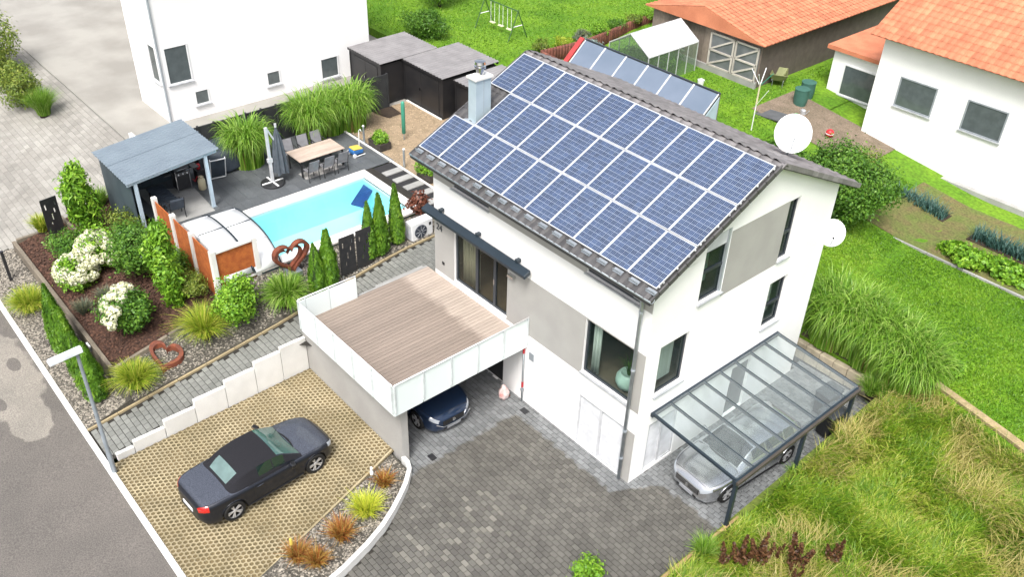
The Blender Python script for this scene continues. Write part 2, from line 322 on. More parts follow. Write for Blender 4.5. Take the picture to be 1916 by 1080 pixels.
def pieces(parent, name, specs, shape, m, zf=lambda x, y: 0., maxn=300, local=False):
    """specs: (x, y, rz) of identical pieces; shape = MB in local coords with top at z=0; first maxn nearest in view are objects"""
    off = Vector((0,0,0)) if local else wloc(parent)
    sc = []
    for x, y, rz in specs:
        z = zf(x, y); d = cdist(x, y, z); sc.append((0 if inview(x, y, z) else 1, d, x, y, z, rz))
    sc.sort(); me = None; rest = MB()
    for i, (nv, d, x, y, z, rz) in enumerate(sc):
        e = .02; tx = zf(x, y+e)-zf(x, y-e); ty = zf(x+e, y)-zf(x-e, y); ax = math.atan(tx/(2*e)); ay = -math.atan(ty/(2*e))
        j = random.uniform(-.003, .003)
        if i < maxn and not nv:
            if me is None:
                o = shape.build(name, m, parent, W=False); me = o.data
            else: o = link(name, me, None, parent)
            o.location = (x-off.x, y-off.y, z+j-off.z); o.rotation_euler = (ax, ay, rz)
        else:
            rest.cur = random.random(); mt = Matrix.Translation((x, y, z+j))@Matrix.Rotation(ay,4,'Y')@Matrix.Rotation(ax,4,'X')@Matrix.Rotation(rz,4,'Z')
            rest.add([tuple(mt@Vector(v)) for v in shape.v], shape.f)
    if rest.f: rest.build(name+'_field', m, parent, stuff=True, W=not local)
def paver_shape(lx, ly, h=.05, b=.006):
    mb = MB(); x, y = lx/2, ly/2; xi, yi = x-b, y-b
    V = [(-x,-y,-h),(x,-y,-h),(x,y,-h),(-x,y,-h),(-x,-y,-b),(x,-y,-b),(x,y,-b),(-x,y,-b),(-xi,-yi,0),(xi,-yi,0),(xi,yi,0),(-xi,yi,0)]
    F = [(8,9,10,11)]+[(4+k,4+(k+1)%4,8+(k+1)%4,8+k) for k in range(4)]+[(k,(k+1)%4,4+(k+1)%4,4+k) for k in range(4)]
    return mb.add(V, F)
def bond(x0, x1, y0, y1, lx, ly, inside, gap=.01):
    out = []; r = 0; y = y0+ly/2
    while y < y1:
        x = x0+lx/2-(lx/2 if r % 2 else 0)+random.uniform(-.02,.02)
        while x < x1+lx/2:
            if inside(x, y): out.append((x, y, 0.))
            x += lx
        y += ly; r += 1
    return out
def inpoly(x, y, P):
    c = False; j = len(P)-1
    for i in range(len(P)):
        if (P[i][1] > y) != (P[j][1] > y) and x < (P[j][0]-P[i][0])*(y-P[i][1])/(P[j][1]-P[i][1])+P[i][0]: c = not c
        j = i
    return c

# ================================================================ GROUND SHEETS
far = mat('far_grass', (.07,.15,.012), (.10,.19,.02), rough=1, scale=.4, fine=(6,.2))
g = struct(MB().quad((-400,-400,-.7),(400,-400,-.7),(400,400,-.7),(-400,400,-.7)).build('ground', far))
LAWNG = mat('lawn_ground', (.07,.17,.006), (.12,.23,.010), rough=1, scale=.5, fine=(7,.35))
MEADG = mat('meadow_ground', (.08,.12,.015), (.13,.15,.03), rough=1, scale=.8, fine=(9,.3))
patch('lawn', -9.5, 60, 9.42, 110, h_back, 1.0, LAWNG, skirt=1.2)
patch('rear_lawn', -75, -9.4, 11.4, 110, h_back, 1.0, LAWNG, skirt=1.2)
patch('meadow', 3.0, 60, -30, 9.45, h_back, .5, MEADG, skirt=1.0)
patch('neighbour_yard', -75, -22.05, -4.2, 11.6, lambda x, y: 2.5, 5, NPAVE, skirt=1)

# street: damp asphalt with a dry pale patch
def asphalt():
    m = mat('asphalt', (.135,.122,.110), (.108,.099,.09), rough=.8, scale=.6, fine=(28,.32), bump=.35, bscale=150)
    t = m.node_tree; L = t.links.new; b = t.nodes['Principled BSDF']; src = b.inputs['Base Color'].links[0].from_socket
    geo = _n(t, 'ShaderNodeNewGeometry'); nz = _n(t, 'ShaderNodeTexNoise'); nz.inputs['Scale'].default_value = 2.2; nz.inputs['Detail'].default_value = 3; L(geo.outputs['Position'], nz.inputs['Vector'])
    acc = None
    for cx, cy, rx, ry, sg in ((-16.6,-12.95,2.6,1.15,1),(-13.9,-12.8,1.1,.62,1),(-20,-13.6,2.2,1.2,1),(-16.7,-12.35,.38,.2,-1),(-15.0,-13.3,.32,.16,-1)):
        mp = _n(t, 'ShaderNodeMapping'); mp.inputs['Location'].default_value = (-cx/rx, -cy/ry, 0); mp.inputs['Scale'].default_value = (1/rx, 1/ry, 0); L(geo.outputs['Position'], mp.inputs[0])
        ln = _n(t, 'ShaderNodeVectorMath', operation='LENGTH'); L(mp.outputs[0], ln.inputs[0])
        ad = _n(t, 'ShaderNodeMath', operation='MULTIPLY_ADD'); ad.inputs[1].default_value = .55; L(nz.outputs['Fac'], ad.inputs[0]); L(ln.outputs['Value'], ad.inputs[2])
        mr = _n(t, 'ShaderNodeMapRange'); mr.inputs[1].default_value = 1.34; mr.inputs[2].default_value = 1.26; mr.inputs[3].default_value = 0 if sg > 0 else 1; mr.inputs[4].default_value = 1 if sg > 0 else 0; L(ad.outputs[0], mr.inputs[0])
        if acc is None: acc = mr.outputs[0]
        else:
            mm = _n(t, 'ShaderNodeMath', operation='MAXIMUM' if sg > 0 else 'MINIMUM'); L(acc, mm.inputs[0]); L(mr.outputs[0], mm.inputs[1]); acc = mm.outputs[0]
    mx = _n(t, 'ShaderNodeMix', data_type='RGBA'); L(acc, mx.inputs['Factor']); L(src, mx.inputs['A'])
    sc = _n(t, 'ShaderNodeVectorMath', operation='MULTIPLY'); L(src, sc.inputs[0]); sc.inputs[1].default_value = (1.85,1.87,1.8); L(sc.outputs[0], mx.inputs['B']); L(mx.outputs['Result'], b.inputs['Base Color'])
    return m
patch('street', -75, 30, -45, -11.78, lambda x, y: z_street(x), 1.5, asphalt())
kerb = struct(MB().box(-60, 12, -11.76, -11.62, -.6, -.2).build('kerb', CONCG))
ks = paver_shape(.985, .17, .3, .01)
pieces(kerb, 'kerb_stone', [(-30+i, -11.69, 0) for i in range(42)], ks, CONC, zf=lambda x, y: z_street(x)+.06)

# ---------------- driveway, wet where the rain reaches it
def wet_pavers(name, base, dry):
    m = mat(name, (.116,.111,.099), (.09,.086,.077), rough=.55, scale=.9, rnd=.2, fine=(60,.16), bump=.3, bscale=120)
    t = m.node_tree; L = t.links.new; b = t.nodes['Principled BSDF']; src = b.inputs['Base Color'].links[0].from_socket
    geo = _n(t, 'ShaderNodeNewGeometry'); nz = _n(t, 'ShaderNodeTexNoise'); nz.inputs['Scale'].default_value = 3.5; L(geo.outputs['Position'], nz.inputs['Vector'])
    sp = _n(t, 'ShaderNodeSeparateXYZ'); L(geo.outputs['Position'], sp.inputs[0])
    def ma(op, a, bb):
        n = _n(t, 'ShaderNodeMath', operation=op)
        for i, q in enumerate((a, bb)):
            if isinstance(q, (int, float)): n.inputs[i].default_value = q
            else: L(q, n.inputs[i])
        return n.outputs[0]
    n0 = ma('MULTIPLY', ma('SUBTRACT', nz.outputs['Fac'], .5), .55)
    yth = _n(t, 'ShaderNodeMapRange'); yth.inputs[1].default_value = -.1; yth.inputs[2].default_value = .7; yth.inputs[3].default_value = -.62; yth.inputs[4].default_value = .75; L(sp.outputs['X'], yth.inputs[0])
    a = ma('SUBTRACT', yth.outputs[0], sp.outputs['Y']); c = ma('ADD', sp.outputs['X'], 4.45); w = ma('ADD', ma('MINIMUM', a, c), n0)
    mr = _n(t, 'ShaderNodeMapRange'); mr.inputs[1].default_value = -.06; mr.inputs[2].default_value = .06; L(w, mr.inputs[0])
    mx = _n(t, 'ShaderNodeMix', data_type='RGBA'); L(mr.outputs[0], mx.inputs['Factor']); L(src, mx.inputs['B'])
    sc = _n(t, 'ShaderNodeVectorMath', operation='MULTIPLY'); L(src, sc.inputs[0]); sc.inputs[1].default_value = (1.6,1.75,2.0); L(sc.outputs[0], mx.inputs['A'])
    # worn, drying stones in the middle of the yard
    mp = _n(t, 'ShaderNodeMapping'); mp.inputs['Location'].default_value = (1.6/1.9, 5.2/3., 0); mp.inputs['Scale'].default_value = (1/1.9, 1/3., 0); L(geo.outputs['Position'], mp.inputs[0])
    ln = _n(t, 'ShaderNodeVectorMath', operation='LENGTH'); L(mp.outputs[0], ln.inputs[0])
    at = _n(t, 'ShaderNodeAttribute', attribute_name='rnd'); oi = _n(t, 'ShaderNodeObjectInfo'); fr = ma('FRACT', ma('MULTIPLY', ma('ADD', at.outputs['Fac'], oi.outputs['Random']), 7.31), 0)
    k = ma('GREATER_THAN', ma('SUBTRACT', fr, ma('MULTIPLY', ln.outputs['Value'], .45)), .62)
    m2 = _n(t, 'ShaderNodeMix', data_type='RGBA'); L(ma('MULTIPLY', k, .75), m2.inputs['Factor']); L(mx.outputs['Result'], m2.inputs['A'])
    s2 = _n(t, 'ShaderNodeVectorMath', operation='MULTIPLY'); L(mx.outputs['Result'], s2.inputs[0]); s2.inputs[1].default_value = (1.75,1.75,1.7); L(s2.outputs[0], m2.inputs['B']); L(m2.outputs['Result'], b.inputs['Base Color'])
    return m
DRIVE = wet_pavers('damp_driveway_paver', None, None)
KERBLINE = [(-4.98,-4.78),(-4.72,-4.8),(-4.5,-4.9),(-4.36,-5.05),(-4.12,-5.3),(-3.85,-5.68),(-3.55,-6.15),(-3.25,-6.7),(-2.98,-7.4),(-2.72,-8.3),(-2.55,-9.2),(-2.42,-10.2),(-2.3,-11.6)]
def xkerb(y): return lerp(-y, [-p[1] for p in KERBLINE], [p[0] for p in KERBLINE])
drive = struct(MB().quad((-10.1,-4.6,-.025),(3.0,-4.6,-.025),(3.0,9.3,-.025),(-10.1,9.3,-.025)).quad((-5.2,-11.62,-.025),(3.3,-11.62,-.025),(3.3,-4.6,-.025),(-5.2,-4.6,-.025)).build('driveway', JOINT))
def in_drive(x, y):
    if y < -4.78: return xkerb(y)+.13 < x < 3.25+(-4.78-y)*.02
    if y < .05: return (-10 < x < 3.1) if y > -4.5 else (-4.9 < x < 3.1)
    return -.05 < x < 3.0
pieces(drive, 'paver', bond(-10.2, 3.4, -11.6, 9.1, .24, .16, in_drive), paver_shape(.226, .146), DRIVE)

# ---------------- parking pad of honeycomb grass pavers (local frame follows its tilt)
PX0, PY0 = -10.38, -11.6
pad = MB().poly([(0,0,-.03),(6.95,0,-.03),(6.45,1.69,-.03),(5.2,6.02,-.03),(4.95,6.86,-.03),(0,6.86,-.03)]).build('parking_pad', PADSOIL); struct(pad)
pad.location = (PX0, PY0, .105); pad.rotation_euler = (.0235, .013, 0)
def z_pad(x, y): return .105+.0235*(y-PY0)-.013*(x-PX0)
def hexcell(mb, cx, cy, ro=.0875, ri=.0665):
    a = [math.pi/6+k*math.pi/3 for k in range(6)]
    O = [(cx+ro*math.cos(t), cy+ro*math.sin(t), 0) for t in a]; I = [(cx+ri*math.cos(t), cy+ri*math.sin(t), 0) for t in a]; D = [(p[0], p[1], -.035) for p in I]
    mb.add(O+I+D, [(k,(k+1)%6,6+(k+1)%6,6+k) for k in range(6)]+[(6+k,6+(k+1)%6,12+(k+1)%6,12+k) for k in range(6)])
PXP, PYP = .1516, .1313
slab = MB()
for r in range(4):
    for c in range(4): hexcell(slab, (c-1.5)*PXP+(PXP/4 if r % 2 else -PXP/4), (r-1.5)*PYP)
def pad_right(y): return lerp(y+PY0, [-11.6,-9.91,-5.58,-4.8], [-3.45,-3.95,-5.2,-5.45])-PX0
specs = []; edge = MB(); SW, SH = 4*PXP, 4*PYP
for j in range(14):
    for i in range(13):
        x = .32+i*SW+.03; y = .27+j*SH
        if y+SH/2 > 6.86: continue
        if x+SW/2+.05 < min(pad_right(y-SH/2), pad_right(y+SH/2)): specs.append((x, y, 0))
        else:
            for r in range(4):
                for c in range(4):
                    cx = x+(c-1.5)*PXP+(PXP/4 if r % 2 else -PXP/4); cy = y+(r-1.5)*PYP
                    if cx+.1 < pad_right(cy): edge.cur = random.random(); hexcell(edge, cx, cy)
me = None
for x, y, _ in specs:
    if me is None: o = slab.build('grass_paver', GRASSP, pad, W=False); me = o.data
    else: o = link('grass_paver', me, None, pad)
    o.location = (x, y, random.uniform(-.002,.003))
edge.build('cut_grass_paver', GRASSP, pad, W=False, stuff=True)
pe = MB()
for a, b in ((0,1.69),(1.69,6.02),(6.02,6.8)):
    pe.bar((pad_right(a)-.02,a,-.01),(pad_right(b)-.02,b,-.01),.06,.09)
pe.build('pad_edging', GRASSP, pad, W=False)

# ---------------- planting strip beside the pad, white kerb wall
patch('pebble_planting_strip', -5.5, -2, -11.6, -4.85, lambda x, y: .13+.02*nz2(x,y,2), .25, PEBB, xl=lambda y: pad_right(y-PY0)+PX0, xr=lambda y: xkerb(y)-.02)
cw = MB(); P = KERBLINE
for i in range(len(P)-1):
    (x0,y0),(x1,y1) = P[i], P[i+1]
    def nrm(i):
        a = P[max(i-1,0)]; b = P[min(i+1,len(P)-1)]; dx, dy = b[0]-a[0], b[1]-a[1]; l = math.hypot(dx,dy); return (-dy/l, dx/l)
    n0, n1 = nrm(i), nrm(i+1); w = .13
    A = [(x0,y0),(x1,y1),(x1+n1[0]*w,y1+n1[1]*w),(x0+n0[0]*w,y0+n0[1]*w)]
    for (pa, pb) in ((A[0],A[1]),(A[2],A[3])): cw.quad((*pa,-.1),(*pb,-.1),(*pb,.27),(*pa,.27))
    cw.quad(*[(*p,.27) for p in A])
    if i == 0: cw.quad((*A[3],-.1),(*A[0],-.1),(*A[0],.27),(*A[3],.27))
o = cw.build('low_retaining_wall', CONC); tag(o, 'low white curved concrete wall between pebble strip and dark driveway', 'retaining wall')
wall = thing('retaining_wall', (-10.4,-8,0), 'stepped white concrete retaining wall between sloping path and honeycomb pad', 'retaining wall')
for y0, y1, zt in ((-11.35,-10.82,.33),(-10.8,-9.82,.52),(-9.8,-8.8,.76),(-8.78,-7.74,1.02),(-7.72,-6.68,1.22),(-6.66,-5.72,1.43),(-5.7,-4.76,1.56)):
    MB().box(-10.53,-10.4,y0,y1,0.05,zt).build('wall_block', CONC, wall, bevel=.008)

# ---------------- sloping path
struct(patch('path', -12.2, -9.95, -11.6, 4.2, lambda x, y: z_path(y)-.03, .4, JOINT, xl=x_pathl, xr=lambda y: -10.54 if y < -4.8 else -9.98))
path = bpy.data.objects['path']
def in_path(x, y):
    r = -10.62 if y < -4.78 else (-10.05 if y < .02 else -9.72)
    return x_pathl(y)+.11 < x < r
pieces(path, 'paver', bond(-12.6, -9.5, -11.55, 3.4, .235, .185, in_path), paver_shape(.223, .172), PATHP, zf=lambda x, y: z_path(y))
es = paver_shape(.08, .98, .15, .01); 
pe = MB()
for i in range(15):
    y0 = -11.6+i; y1 = y0+.985
    A = (x_pathl(y0)-.04,y0,z_path(y0)-.02); B = (x_pathl(y1)-.04,y1,z_path(y1)-.02)
    MB().bar(A,B,.075,.12).build('edging_stone', mat('sandy_edging',(.36,.29,.17),(.28,.23,.14),rough=.9,scale=4,fine=(30,.15)), path)
MB().box(-10.33,-9.99,-2.0,.0,1.9,2.5).build('step_slab', CONCG, path, bevel=.01)

# ---------------- garden beds
def h_bank(x, y):
    t = min(1, max(0, (x+13.3)/(x_pathl(y)+13.3))); a = h_bed(y) if y < -6.2 else lerp(y,[-6.2,-5.6],[2.1,2.5])
    return a*(1-t)+(z_path(y)+.02)*t+.03*nz2(x,y,1.3)
patch('pebble_bank', -13.3, -12, -10.3, 3.6, h_bank, .22, PEBB, skirt=.6, xr=lambda y: x_pathl(y)-.08)
def h_strip(x, y): return lerp(y, [-11.6,-11.3,-10.15], [z_street(x)+.02, z_street(x)+.1, lerp(x,[-24,-13],[.95,.62])])
patch('pebble_strip', -23.2, -12, -11.62, -10.1, h_strip, .25, PEBB, skirt=.4, xr=lambda y: x_pathl(y)-.08)
patch('mulch_bed', -22.8, -13.3, -10.12, -6.1, lambda x, y: h_bed(y)+.05*nz2(x,y,1.1), .25, MULCH, skirt=.8)
ed = thing('bed_edging', (-18,-10.15,.8), 'weathered timber sleeper edging around the bark mulch bed', 'edging')
for i in range(4): MB().box(-22.9+i*2.4,-22.9+(i+1)*2.4-.01,-10.26,-10.12,.45,1.27).build('sleeper', TIMBER, ed, bevel=.01)
for i in range(2): MB().obox((-13.24,-9.15+i*1.95,1.15+.44*i),(.12,1.93,.6),rx=.22).build('sleeper', TIMBER, ed, bevel=.01)
MB().box(-22.9,-22.77,-10.1,-7.0,.6,1.35).build('sleeper', TIMBER, ed, bevel=.01)
MB().bar((-22.75,-8.35,1.72),(-20.4,-8.2,1.76),.1,.16).build('sleeper', TIMBER, ed)

# ---------------- terrace, pool surround
GZ = 2.6
terr = MB(); X0,X1,Y0,Y1 = -16.95,-13.75,-5.9,1.9
for a in ((-22.0,-17.42,-6.15,3.58),(-17.42,-13.3,2.28,2.62)): terr.quad((a[0],a[2],GZ-.02),(a[1],a[2],GZ-.02),(a[1],a[3],GZ-.02),(a[0],a[3],GZ-.02))
terr.quad((-22,-6.15,1.5),(-13.3,-6.15,1.5),(-13.3,-6.15,GZ-.02),(-22,-6.15,GZ-.02))
terr = struct(terr.build('terrace', JOINT))
tl = [(-21.55+i*.757,-5.95+j*.395,0) for i in range(6) for j in range(25)]
pieces(terr, 'terrace_tile', tl, paver_shape(.752,.39,.03,.003), TERR, zf=lambda x,y: GZ)
MB().quad((-21.55,-5.75,GZ+.004),(-18.15,-5.75,GZ+.004),(-18.1,-4.0,GZ+.004),(-20.2,-3.85,GZ+.004)).build('bare_concrete_patch', CONCG, terr)
patch('gravel_yard', -22, -9.6, 3.6, 9.0, lambda x,y: GZ-.02+.015*nz2(x,y,3), .4, GRAVELY, skirt=.4)
gs = struct(MB().quad((-17.3,2.62,GZ-.01),(-12.6,2.62,GZ-.01),(-12.6,3.58,GZ-.01),(-17.3,3.58,GZ-.01)).build('black_gravel_strip', BGRAV))
for i in range(6): MB().box(-16.72+i*.74,-16.36+i*.74,2.66,3.5,GZ-.02,GZ+.03).build('stepping_slab', CONCG, gs, bevel=.01)
ke = struct(MB().box(-22,-12.6,3.53,3.6,GZ-.1,GZ+.05).box(-22,-19.3,7.68,7.74,GZ-.1,GZ+.05).build('yard_kerb', CONC))
MB().quad((-21.9,5.7,GZ+.02),(-20.9,5.9,GZ+.02),(-20.95,6.65,GZ+.02),(-21.9,6.75,GZ+.02)).build('dark_bed', SOIL, bpy.data.objects['gravel_yard'])
# neighbour's pale paved forecourt
struct(patch('neighbour_forecourt', -75, -22.9, -11.62, -4.1, lambda x,y: h_neigh(x,y)-.02, .8, mat('pale_joint',(.2,.195,.18),rough=.95), skirt=.5))
nf = bpy.data.objects['neighbour_forecourt']
pieces(nf, 'paver', bond(-44,-22.9,-11.5,-4.2,.33,.22,lambda x,y: x < -23.05), paver_shape(.322,.212), NPAVE, zf=lambda x,y: h_neigh(x,y))

patch('hedge_bed', -.5, 3.9, 9.38, 11.0, lambda x,y: h_back(x,y)+.035+.03*nz2(x,y,2.5), .3, SOIL)
# ================================================================ HOUSE
T_ = .47113; PITCH = math.atan(T_)
house = thing('house', (-4.75,4.15,0), 'white and grey rendered two-storey house with roof full of solar panels', 'house')
HX0, HX1, HY0, HY1 = -9.51, 0., 0., 8.3
def z_tile(y): return 7.30+T_*(y+.25) if y <= 4.4 else 9.491-T_*(y-4.4)
def wall_cells(axis, pos, us, vs, holes, top=None, depth=.16, sgn=1):
    """rectangular wall face with openings; returns dict key->MB by colour fn is applied outside"""
    U = sorted(set([us[0], us[1]]+[h[0] for h in holes]+[h[1] for h in holes])); V = sorted(set([vs[0], vs[1]]+[h[2] for h in holes]+[h[3] for h in holes]))
    return U, V
def P3(axis, pos, u, v): return (u, pos, v) if axis == 'Y' else (pos, u, v)
FH = [(-8.52,-6.70,6.42,7.02),(-2.45,-.46,6.42,7.02),(-8.45,-5.74,2.86,4.88),(-2.3,-.42,2.93,4.9),(-2.3,-.42,.04,2.02),(-7.6,-5.82,0.0,2.1)]
GH = [(1.95,2.98,5.80,7.95),(5.66,6.2,5.7,7.78),(5.6,6.52,3.15,4.9),(.6,1.83,3.15,4.95),(.62,1.94,.1,2.02),(4.5,5.5,.03,2.1)]
def in_hole(u, v, H): return any(a < u < b and c < v < d for a,b,c,d in H)
wW, wG, wG2 = MB(), MB(), MB()
# long front
cu = sorted(set([HX0,HX1,-.42]+[k for h in FH for k in h[:2]])); cv = sorted(set([0,2.02,2.82,4.95,6.38,7.36]+[k for h in FH for k in h[2:]]))
for u0,u1 in zip(cu,cu[1:]):
    for v0,v1 in zip(cv,cv[1:]):
        u,v = (u0+u1)/2,(v0+v1)/2
        if in_hole(u,v,FH): continue
        grey = 2.82 < v < 4.95 or v > 6.38 or (u > -.42 and v < 2.02)
        (wG if grey else wW).quad((u0,0,v0),(u1,0,v0),(u1,0,v1),(u0,0,v1))
# gable (up to eave height), grey field between the two upper windows
cu = sorted(set([HY0,HY1,2.98,5.66]+[k for h in GH for k in h[:2]])); cv = sorted(set([0,5.62,7.36,7.2]+[min(k,7.36) for h in GH for k in h[2:]]))
for u0,u1 in zip(cu,cu[1:]):
    for v0,v1 in zip(cv,cv[1:]):
        u,v = (u0+u1)/2,(v0+v1)/2
        if in_hole(u,v,GH): continue
        (wG2 if (2.98<u<5.66 and v>5.62) else wW).quad((0,u0,v0),(0,u1,v0),(0,u1,v1),(0,u0,v1))
def zu(y): return z_tile(y)-.12
cu2 = sorted(set([HY0,HY1,4.4,1.95,2.98,5.66,6.2])); 
for u0,u1 in zip(cu2,cu2[1:]):
    u = (u0+u1)/2; lo = 7.36; col = wW
    if 1.95<u<2.98: lo = 7.95
    elif 5.66<u<6.2: lo = 7.78
    elif 2.98<u<5.66:
        wG2.quad((0,u0,7.36),(0,u1,7.36),(0,u1,7.8),(0,u0,7.8)); lo = 7.8
    wW.add([(0,u0,lo),(0,u1,lo),(0,u1,zu(u1)),(0,u0,zu(u0))],[(0,1,2,3)])
# back and left walls
wW.quad((HX1,HY1,0),(HX0,HY1,0),(HX0,HY1,7.36),(HX1,HY1,7.36)); wW.quad((HX0,HY1,0),(HX0,HY0,0),(HX0,HY0,7.36),(HX0,HY1,7.36)); wW.add([(HX0,0,7.36),(HX0,4.4,zu(4.4)),(HX0,8.3,7.36)],[(0,2,1)])
# reveals
for H, ax in ((FH,'Y'),(GH,'X')):
    for a,b,c,d in H:
        dp = .16
        def q(u,v,k): return (u,k,v) if ax=='Y' else (-k,u,v)
        for (u0,v0),(u1,v1) in (((a,c),(b,c)),((b,c),(b,d)),((b,d),(a,d)),((a,d),(a,c))):
            wW.quad(q(u0,v0,0),q(u1,v1,0),q(u1,v1,dp),q(u0,v0,dp))
wW.build('wall', WHITE, house); wG.build('grey_wall_field', GREY, house); wG2.build('grey_wall_field', GREY, house)
# interior: floors and dark rooms so that glass shows depth
rm = MB(); rm.box(HX0+.3,HX1-.3,.5,HY1-.3,5.1,5.4); rm.box(HX0+.3,HX1-.3,.5,HY1-.3,.0,.02); rm.box(HX0+.3,HX1-.3,3.2,3.3,0,7.3); rm.build('room_partition', ROOMD, house)
MB().box(HX0+.3,HX1-.3,.17,3.2,2.55,2.8).build('room_floor', ROOMF, house)
def q_(ax, u, v, k): return (u,k,v) if ax=='Y' else (-k,u,v)
def bx(mb, ax, u0,u1,v0,v1,k0,k1):
    if ax=='Y': mb.box(u0,u1,k0,k1,v0,v1)
    else: mb.box(-k1,-k0,u0,u1,v0,v1)
def window(ax, u0,u1,v0,v1, mull=(), trans=(), gl=WINGL, sill=True, fw=.07, k=.09):
    fr = MB(); bx(fr,ax,u0,u1,v0,v0+fw,k,k+.07); bx(fr,ax,u0,u1,v1-fw,v1,k,k+.07); bx(fr,ax,u0,u0+fw,v0+fw,v1-fw,k,k+.07); bx(fr,ax,u1-fw,u1,v0+fw,v1-fw,k,k+.07)
    for m in mull: bx(fr,ax,m-fw*.7,m+fw*.7,v0+fw,v1-fw,k-.01,k+.07)
    for m in trans: bx(fr,ax,u0+fw,u1-fw,m-fw*.7,m+fw*.7,k-.01,k+.069)
    w = fr.build('window', FRAME, house)
    us = [u0+fw]+sorted(mull)+[u1-fw]; vs = [v0+fw]+sorted(trans)+[v1-fw]
    for a,b in zip(us,us[1:]):
        for c,d in zip(vs,vs[1:]):
            g = MB(); bx(g,ax,a,b,c,d,k+.03,k+.04); g.build('pane', gl, w)
    if sill:
        s = MB(); bx(s,ax,u0-.04,u1+.04,v0-.045,v0-.005,-.07,.1); s.build('sill', SILL, w)
    return w
window('Y',-8.52,-6.70,6.42,7.02); window('Y',-2.45,-.46,6.42,7.02)
window('Y',-2.3,-.42,2.93,4.9)
d = window('Y',-8.45,-5.74,2.86,4.88,mull=(-7.35,-6.45),gl=DOORGL,sill=False,fw=.085); d.name = 'sliding_door'
MB().box(-6.5,-6.46,.07,.09,3.75,3.95).build('handle', CHROME, d)
window('X',1.95,2.98,5.80,7.45,trans=(6.75,)); window('X',5.66,6.2,5.7,7.78,trans=(6.6,)); window('X',5.6,6.52,3.15,4.9,trans=(3.95,)); window('X',.6,1.83,3.15,4.95)
s = MB(); 
for i in range(12): s.obox((-.07,2.465,7.47+.04*i),(.014,1.0,.037),ry=-.25)
s.build('roller_shutter', mat('grey_white_louvre',(.56,.575,.60),rough=.45), house); MB().box(-.1,-.02,2.9,3.0,5.8,7.95).build('shutter_guide', ZINC, house)
LOUV = mat('grey_white_louvre',(.56,.575,.60),rough=.45)
for ax,u0,u1,v0,v1 in (('Y',-2.3,-.42,.04,2.02),('X',.62,1.94,.1,2.02)):
    f = MB(); bx(f,ax,u0,u1,v0,v0+.06,.02,.1); bx(f,ax,u0,u1,v1-.06,v1,.02,.1); bx(f,ax,u0,u0+.06,v0,v1,.021,.1); bx(f,ax,u1-.06,u1,v0,v1,.021,.1); bx(f,ax,(u0+u1)/2-.04,(u0+u1)/2+.04,v0,v1,.019,.1)
    f = f.build('louvre_door', LOUV, house); n = int((v1-v0-.12)/.055)
    bk = MB(); bx(bk,ax,u0,u1,v0,v1,.11,.12); bk.build('backing', CONCG, f)
    for side in ((u0+.06,(u0+u1)/2-.04),((u0+u1)/2+.04,u1-.06)):
        me = None
        for i in range(n):
            z = v0+.09+i*.055; m_ = MB()
            if ax=='Y': m_.obox(((side[0]+side[1])/2,.065,z),(side[1]-side[0],.012,.052),rx=-.45)
            else: m_.obox((-.065,(side[0]+side[1])/2,z),(.012,side[1]-side[0],.052),ry=-.45)
            m_.build('slat', LOUV, f)
dd = MB(); bx(dd,'X',4.5,5.5,.03,2.1,.1,.15); dd = dd.build('entrance_door', mat('grey_door',(.13,.145,.15),rough=.4), house); MB().box(-.1,-.06,4.62,4.66,.7,1.5).build('handle', CHROME, dd)
MB().box(-7.6,-5.82,.1,.15,0,2.1).build('garage_side_door', mat('unlit_door',(.03,.03,.032),rough=.6), house)
# interior furnishing seen through the glass
cu = MB()
for i in range(14): cu.cur=random.random(); x=-8.3+i*.06; cu.tube([(x,.32+.025*(i%2),2.85),(x,.32+.025*(i%2),4.8)],.035,6)
cu.build('curtain', CURTAIN, house, smooth=True)
cu = MB()
for i in range(5): cu.tube([(-2.16+i*.06,.3+.03*(i%2),2.9),(-2.16+i*.06,.3+.03*(i%2),4.85)],.036,6)
for i in range(5): cu.tube([(-.3,.75+i*.055,3.0),(-.3+.03*(i%2),.75+i*.055,4.9)],.034,6)
cu.build('curtain', CURTAIN, house, smooth=True)
pot = thing('floor_vase', (-1.0,.62,2.81), 'pale green round floor vase with long grass leaves behind big window', 'vase')
MB().lathe([(.12,0),(.3,.1),(.38,.28),(.36,.45),(.28,.58),(.24,.6),(.2,.56),(.2,.5)],20).build('vessel', mat('celadon',(.62,.80,.72),rough=.35), pot, smooth=True, W=False)
# awning cassette, lamp, number, vents
aw = MB(); aw.add([(-9.75,-.08,5.2),(-9.75,-.34,5.12),(-9.75,-.36,5.25),(-9.75,-.1,5.37),(-4.6,-.08,5.2),(-4.6,-.34,5.12),(-4.6,-.36,5.25),(-4.6,-.1,5.37)],[(0,1,2,3),(7,6,5,4),(0,4,5,1),(1,5,6,2),(2,6,7,3),(3,7,4,0)])
aw = aw.build('awning_cassette', GREYP, house, bevel=.025)
for x in (-9.0,-7.1,-5.2): MB().box(x-.06,x+.06,-.16,.0,5.36,5.46).build('bracket', GREYP, aw)
MB().box(-5.62,-5.35,-.14,.0,4.62,4.72).build('wall_lamp', CHROME, house, bevel=.01)
MB().box(-9.1,-8.98,-.02,.0,3.22,3.32).build('wall_socket', BLACK, house)
MB().box(-4.58,-4.36,-.015,.0,1.92,2.22).build('vent_grille', ZINC, house)
fc = bpy.data.curves.new('house_number','FONT'); fc.body = '24'; fc.size = .34; fc.extrude = .008; fo = bpy.data.objects.new('tmp', fc); COL.objects.link(fo)
dg = bpy.context.evaluated_depsgraph_get(); me = bpy.data.meshes.new_from_object(fo.evaluated_get(dg)); bpy.data.objects.remove(fo)
o = link('house_number', me, FRAME, house); o.rotation_euler = (R_(90),0,0); o.location = Vector((-9.40,-.012,4.5))-house.location
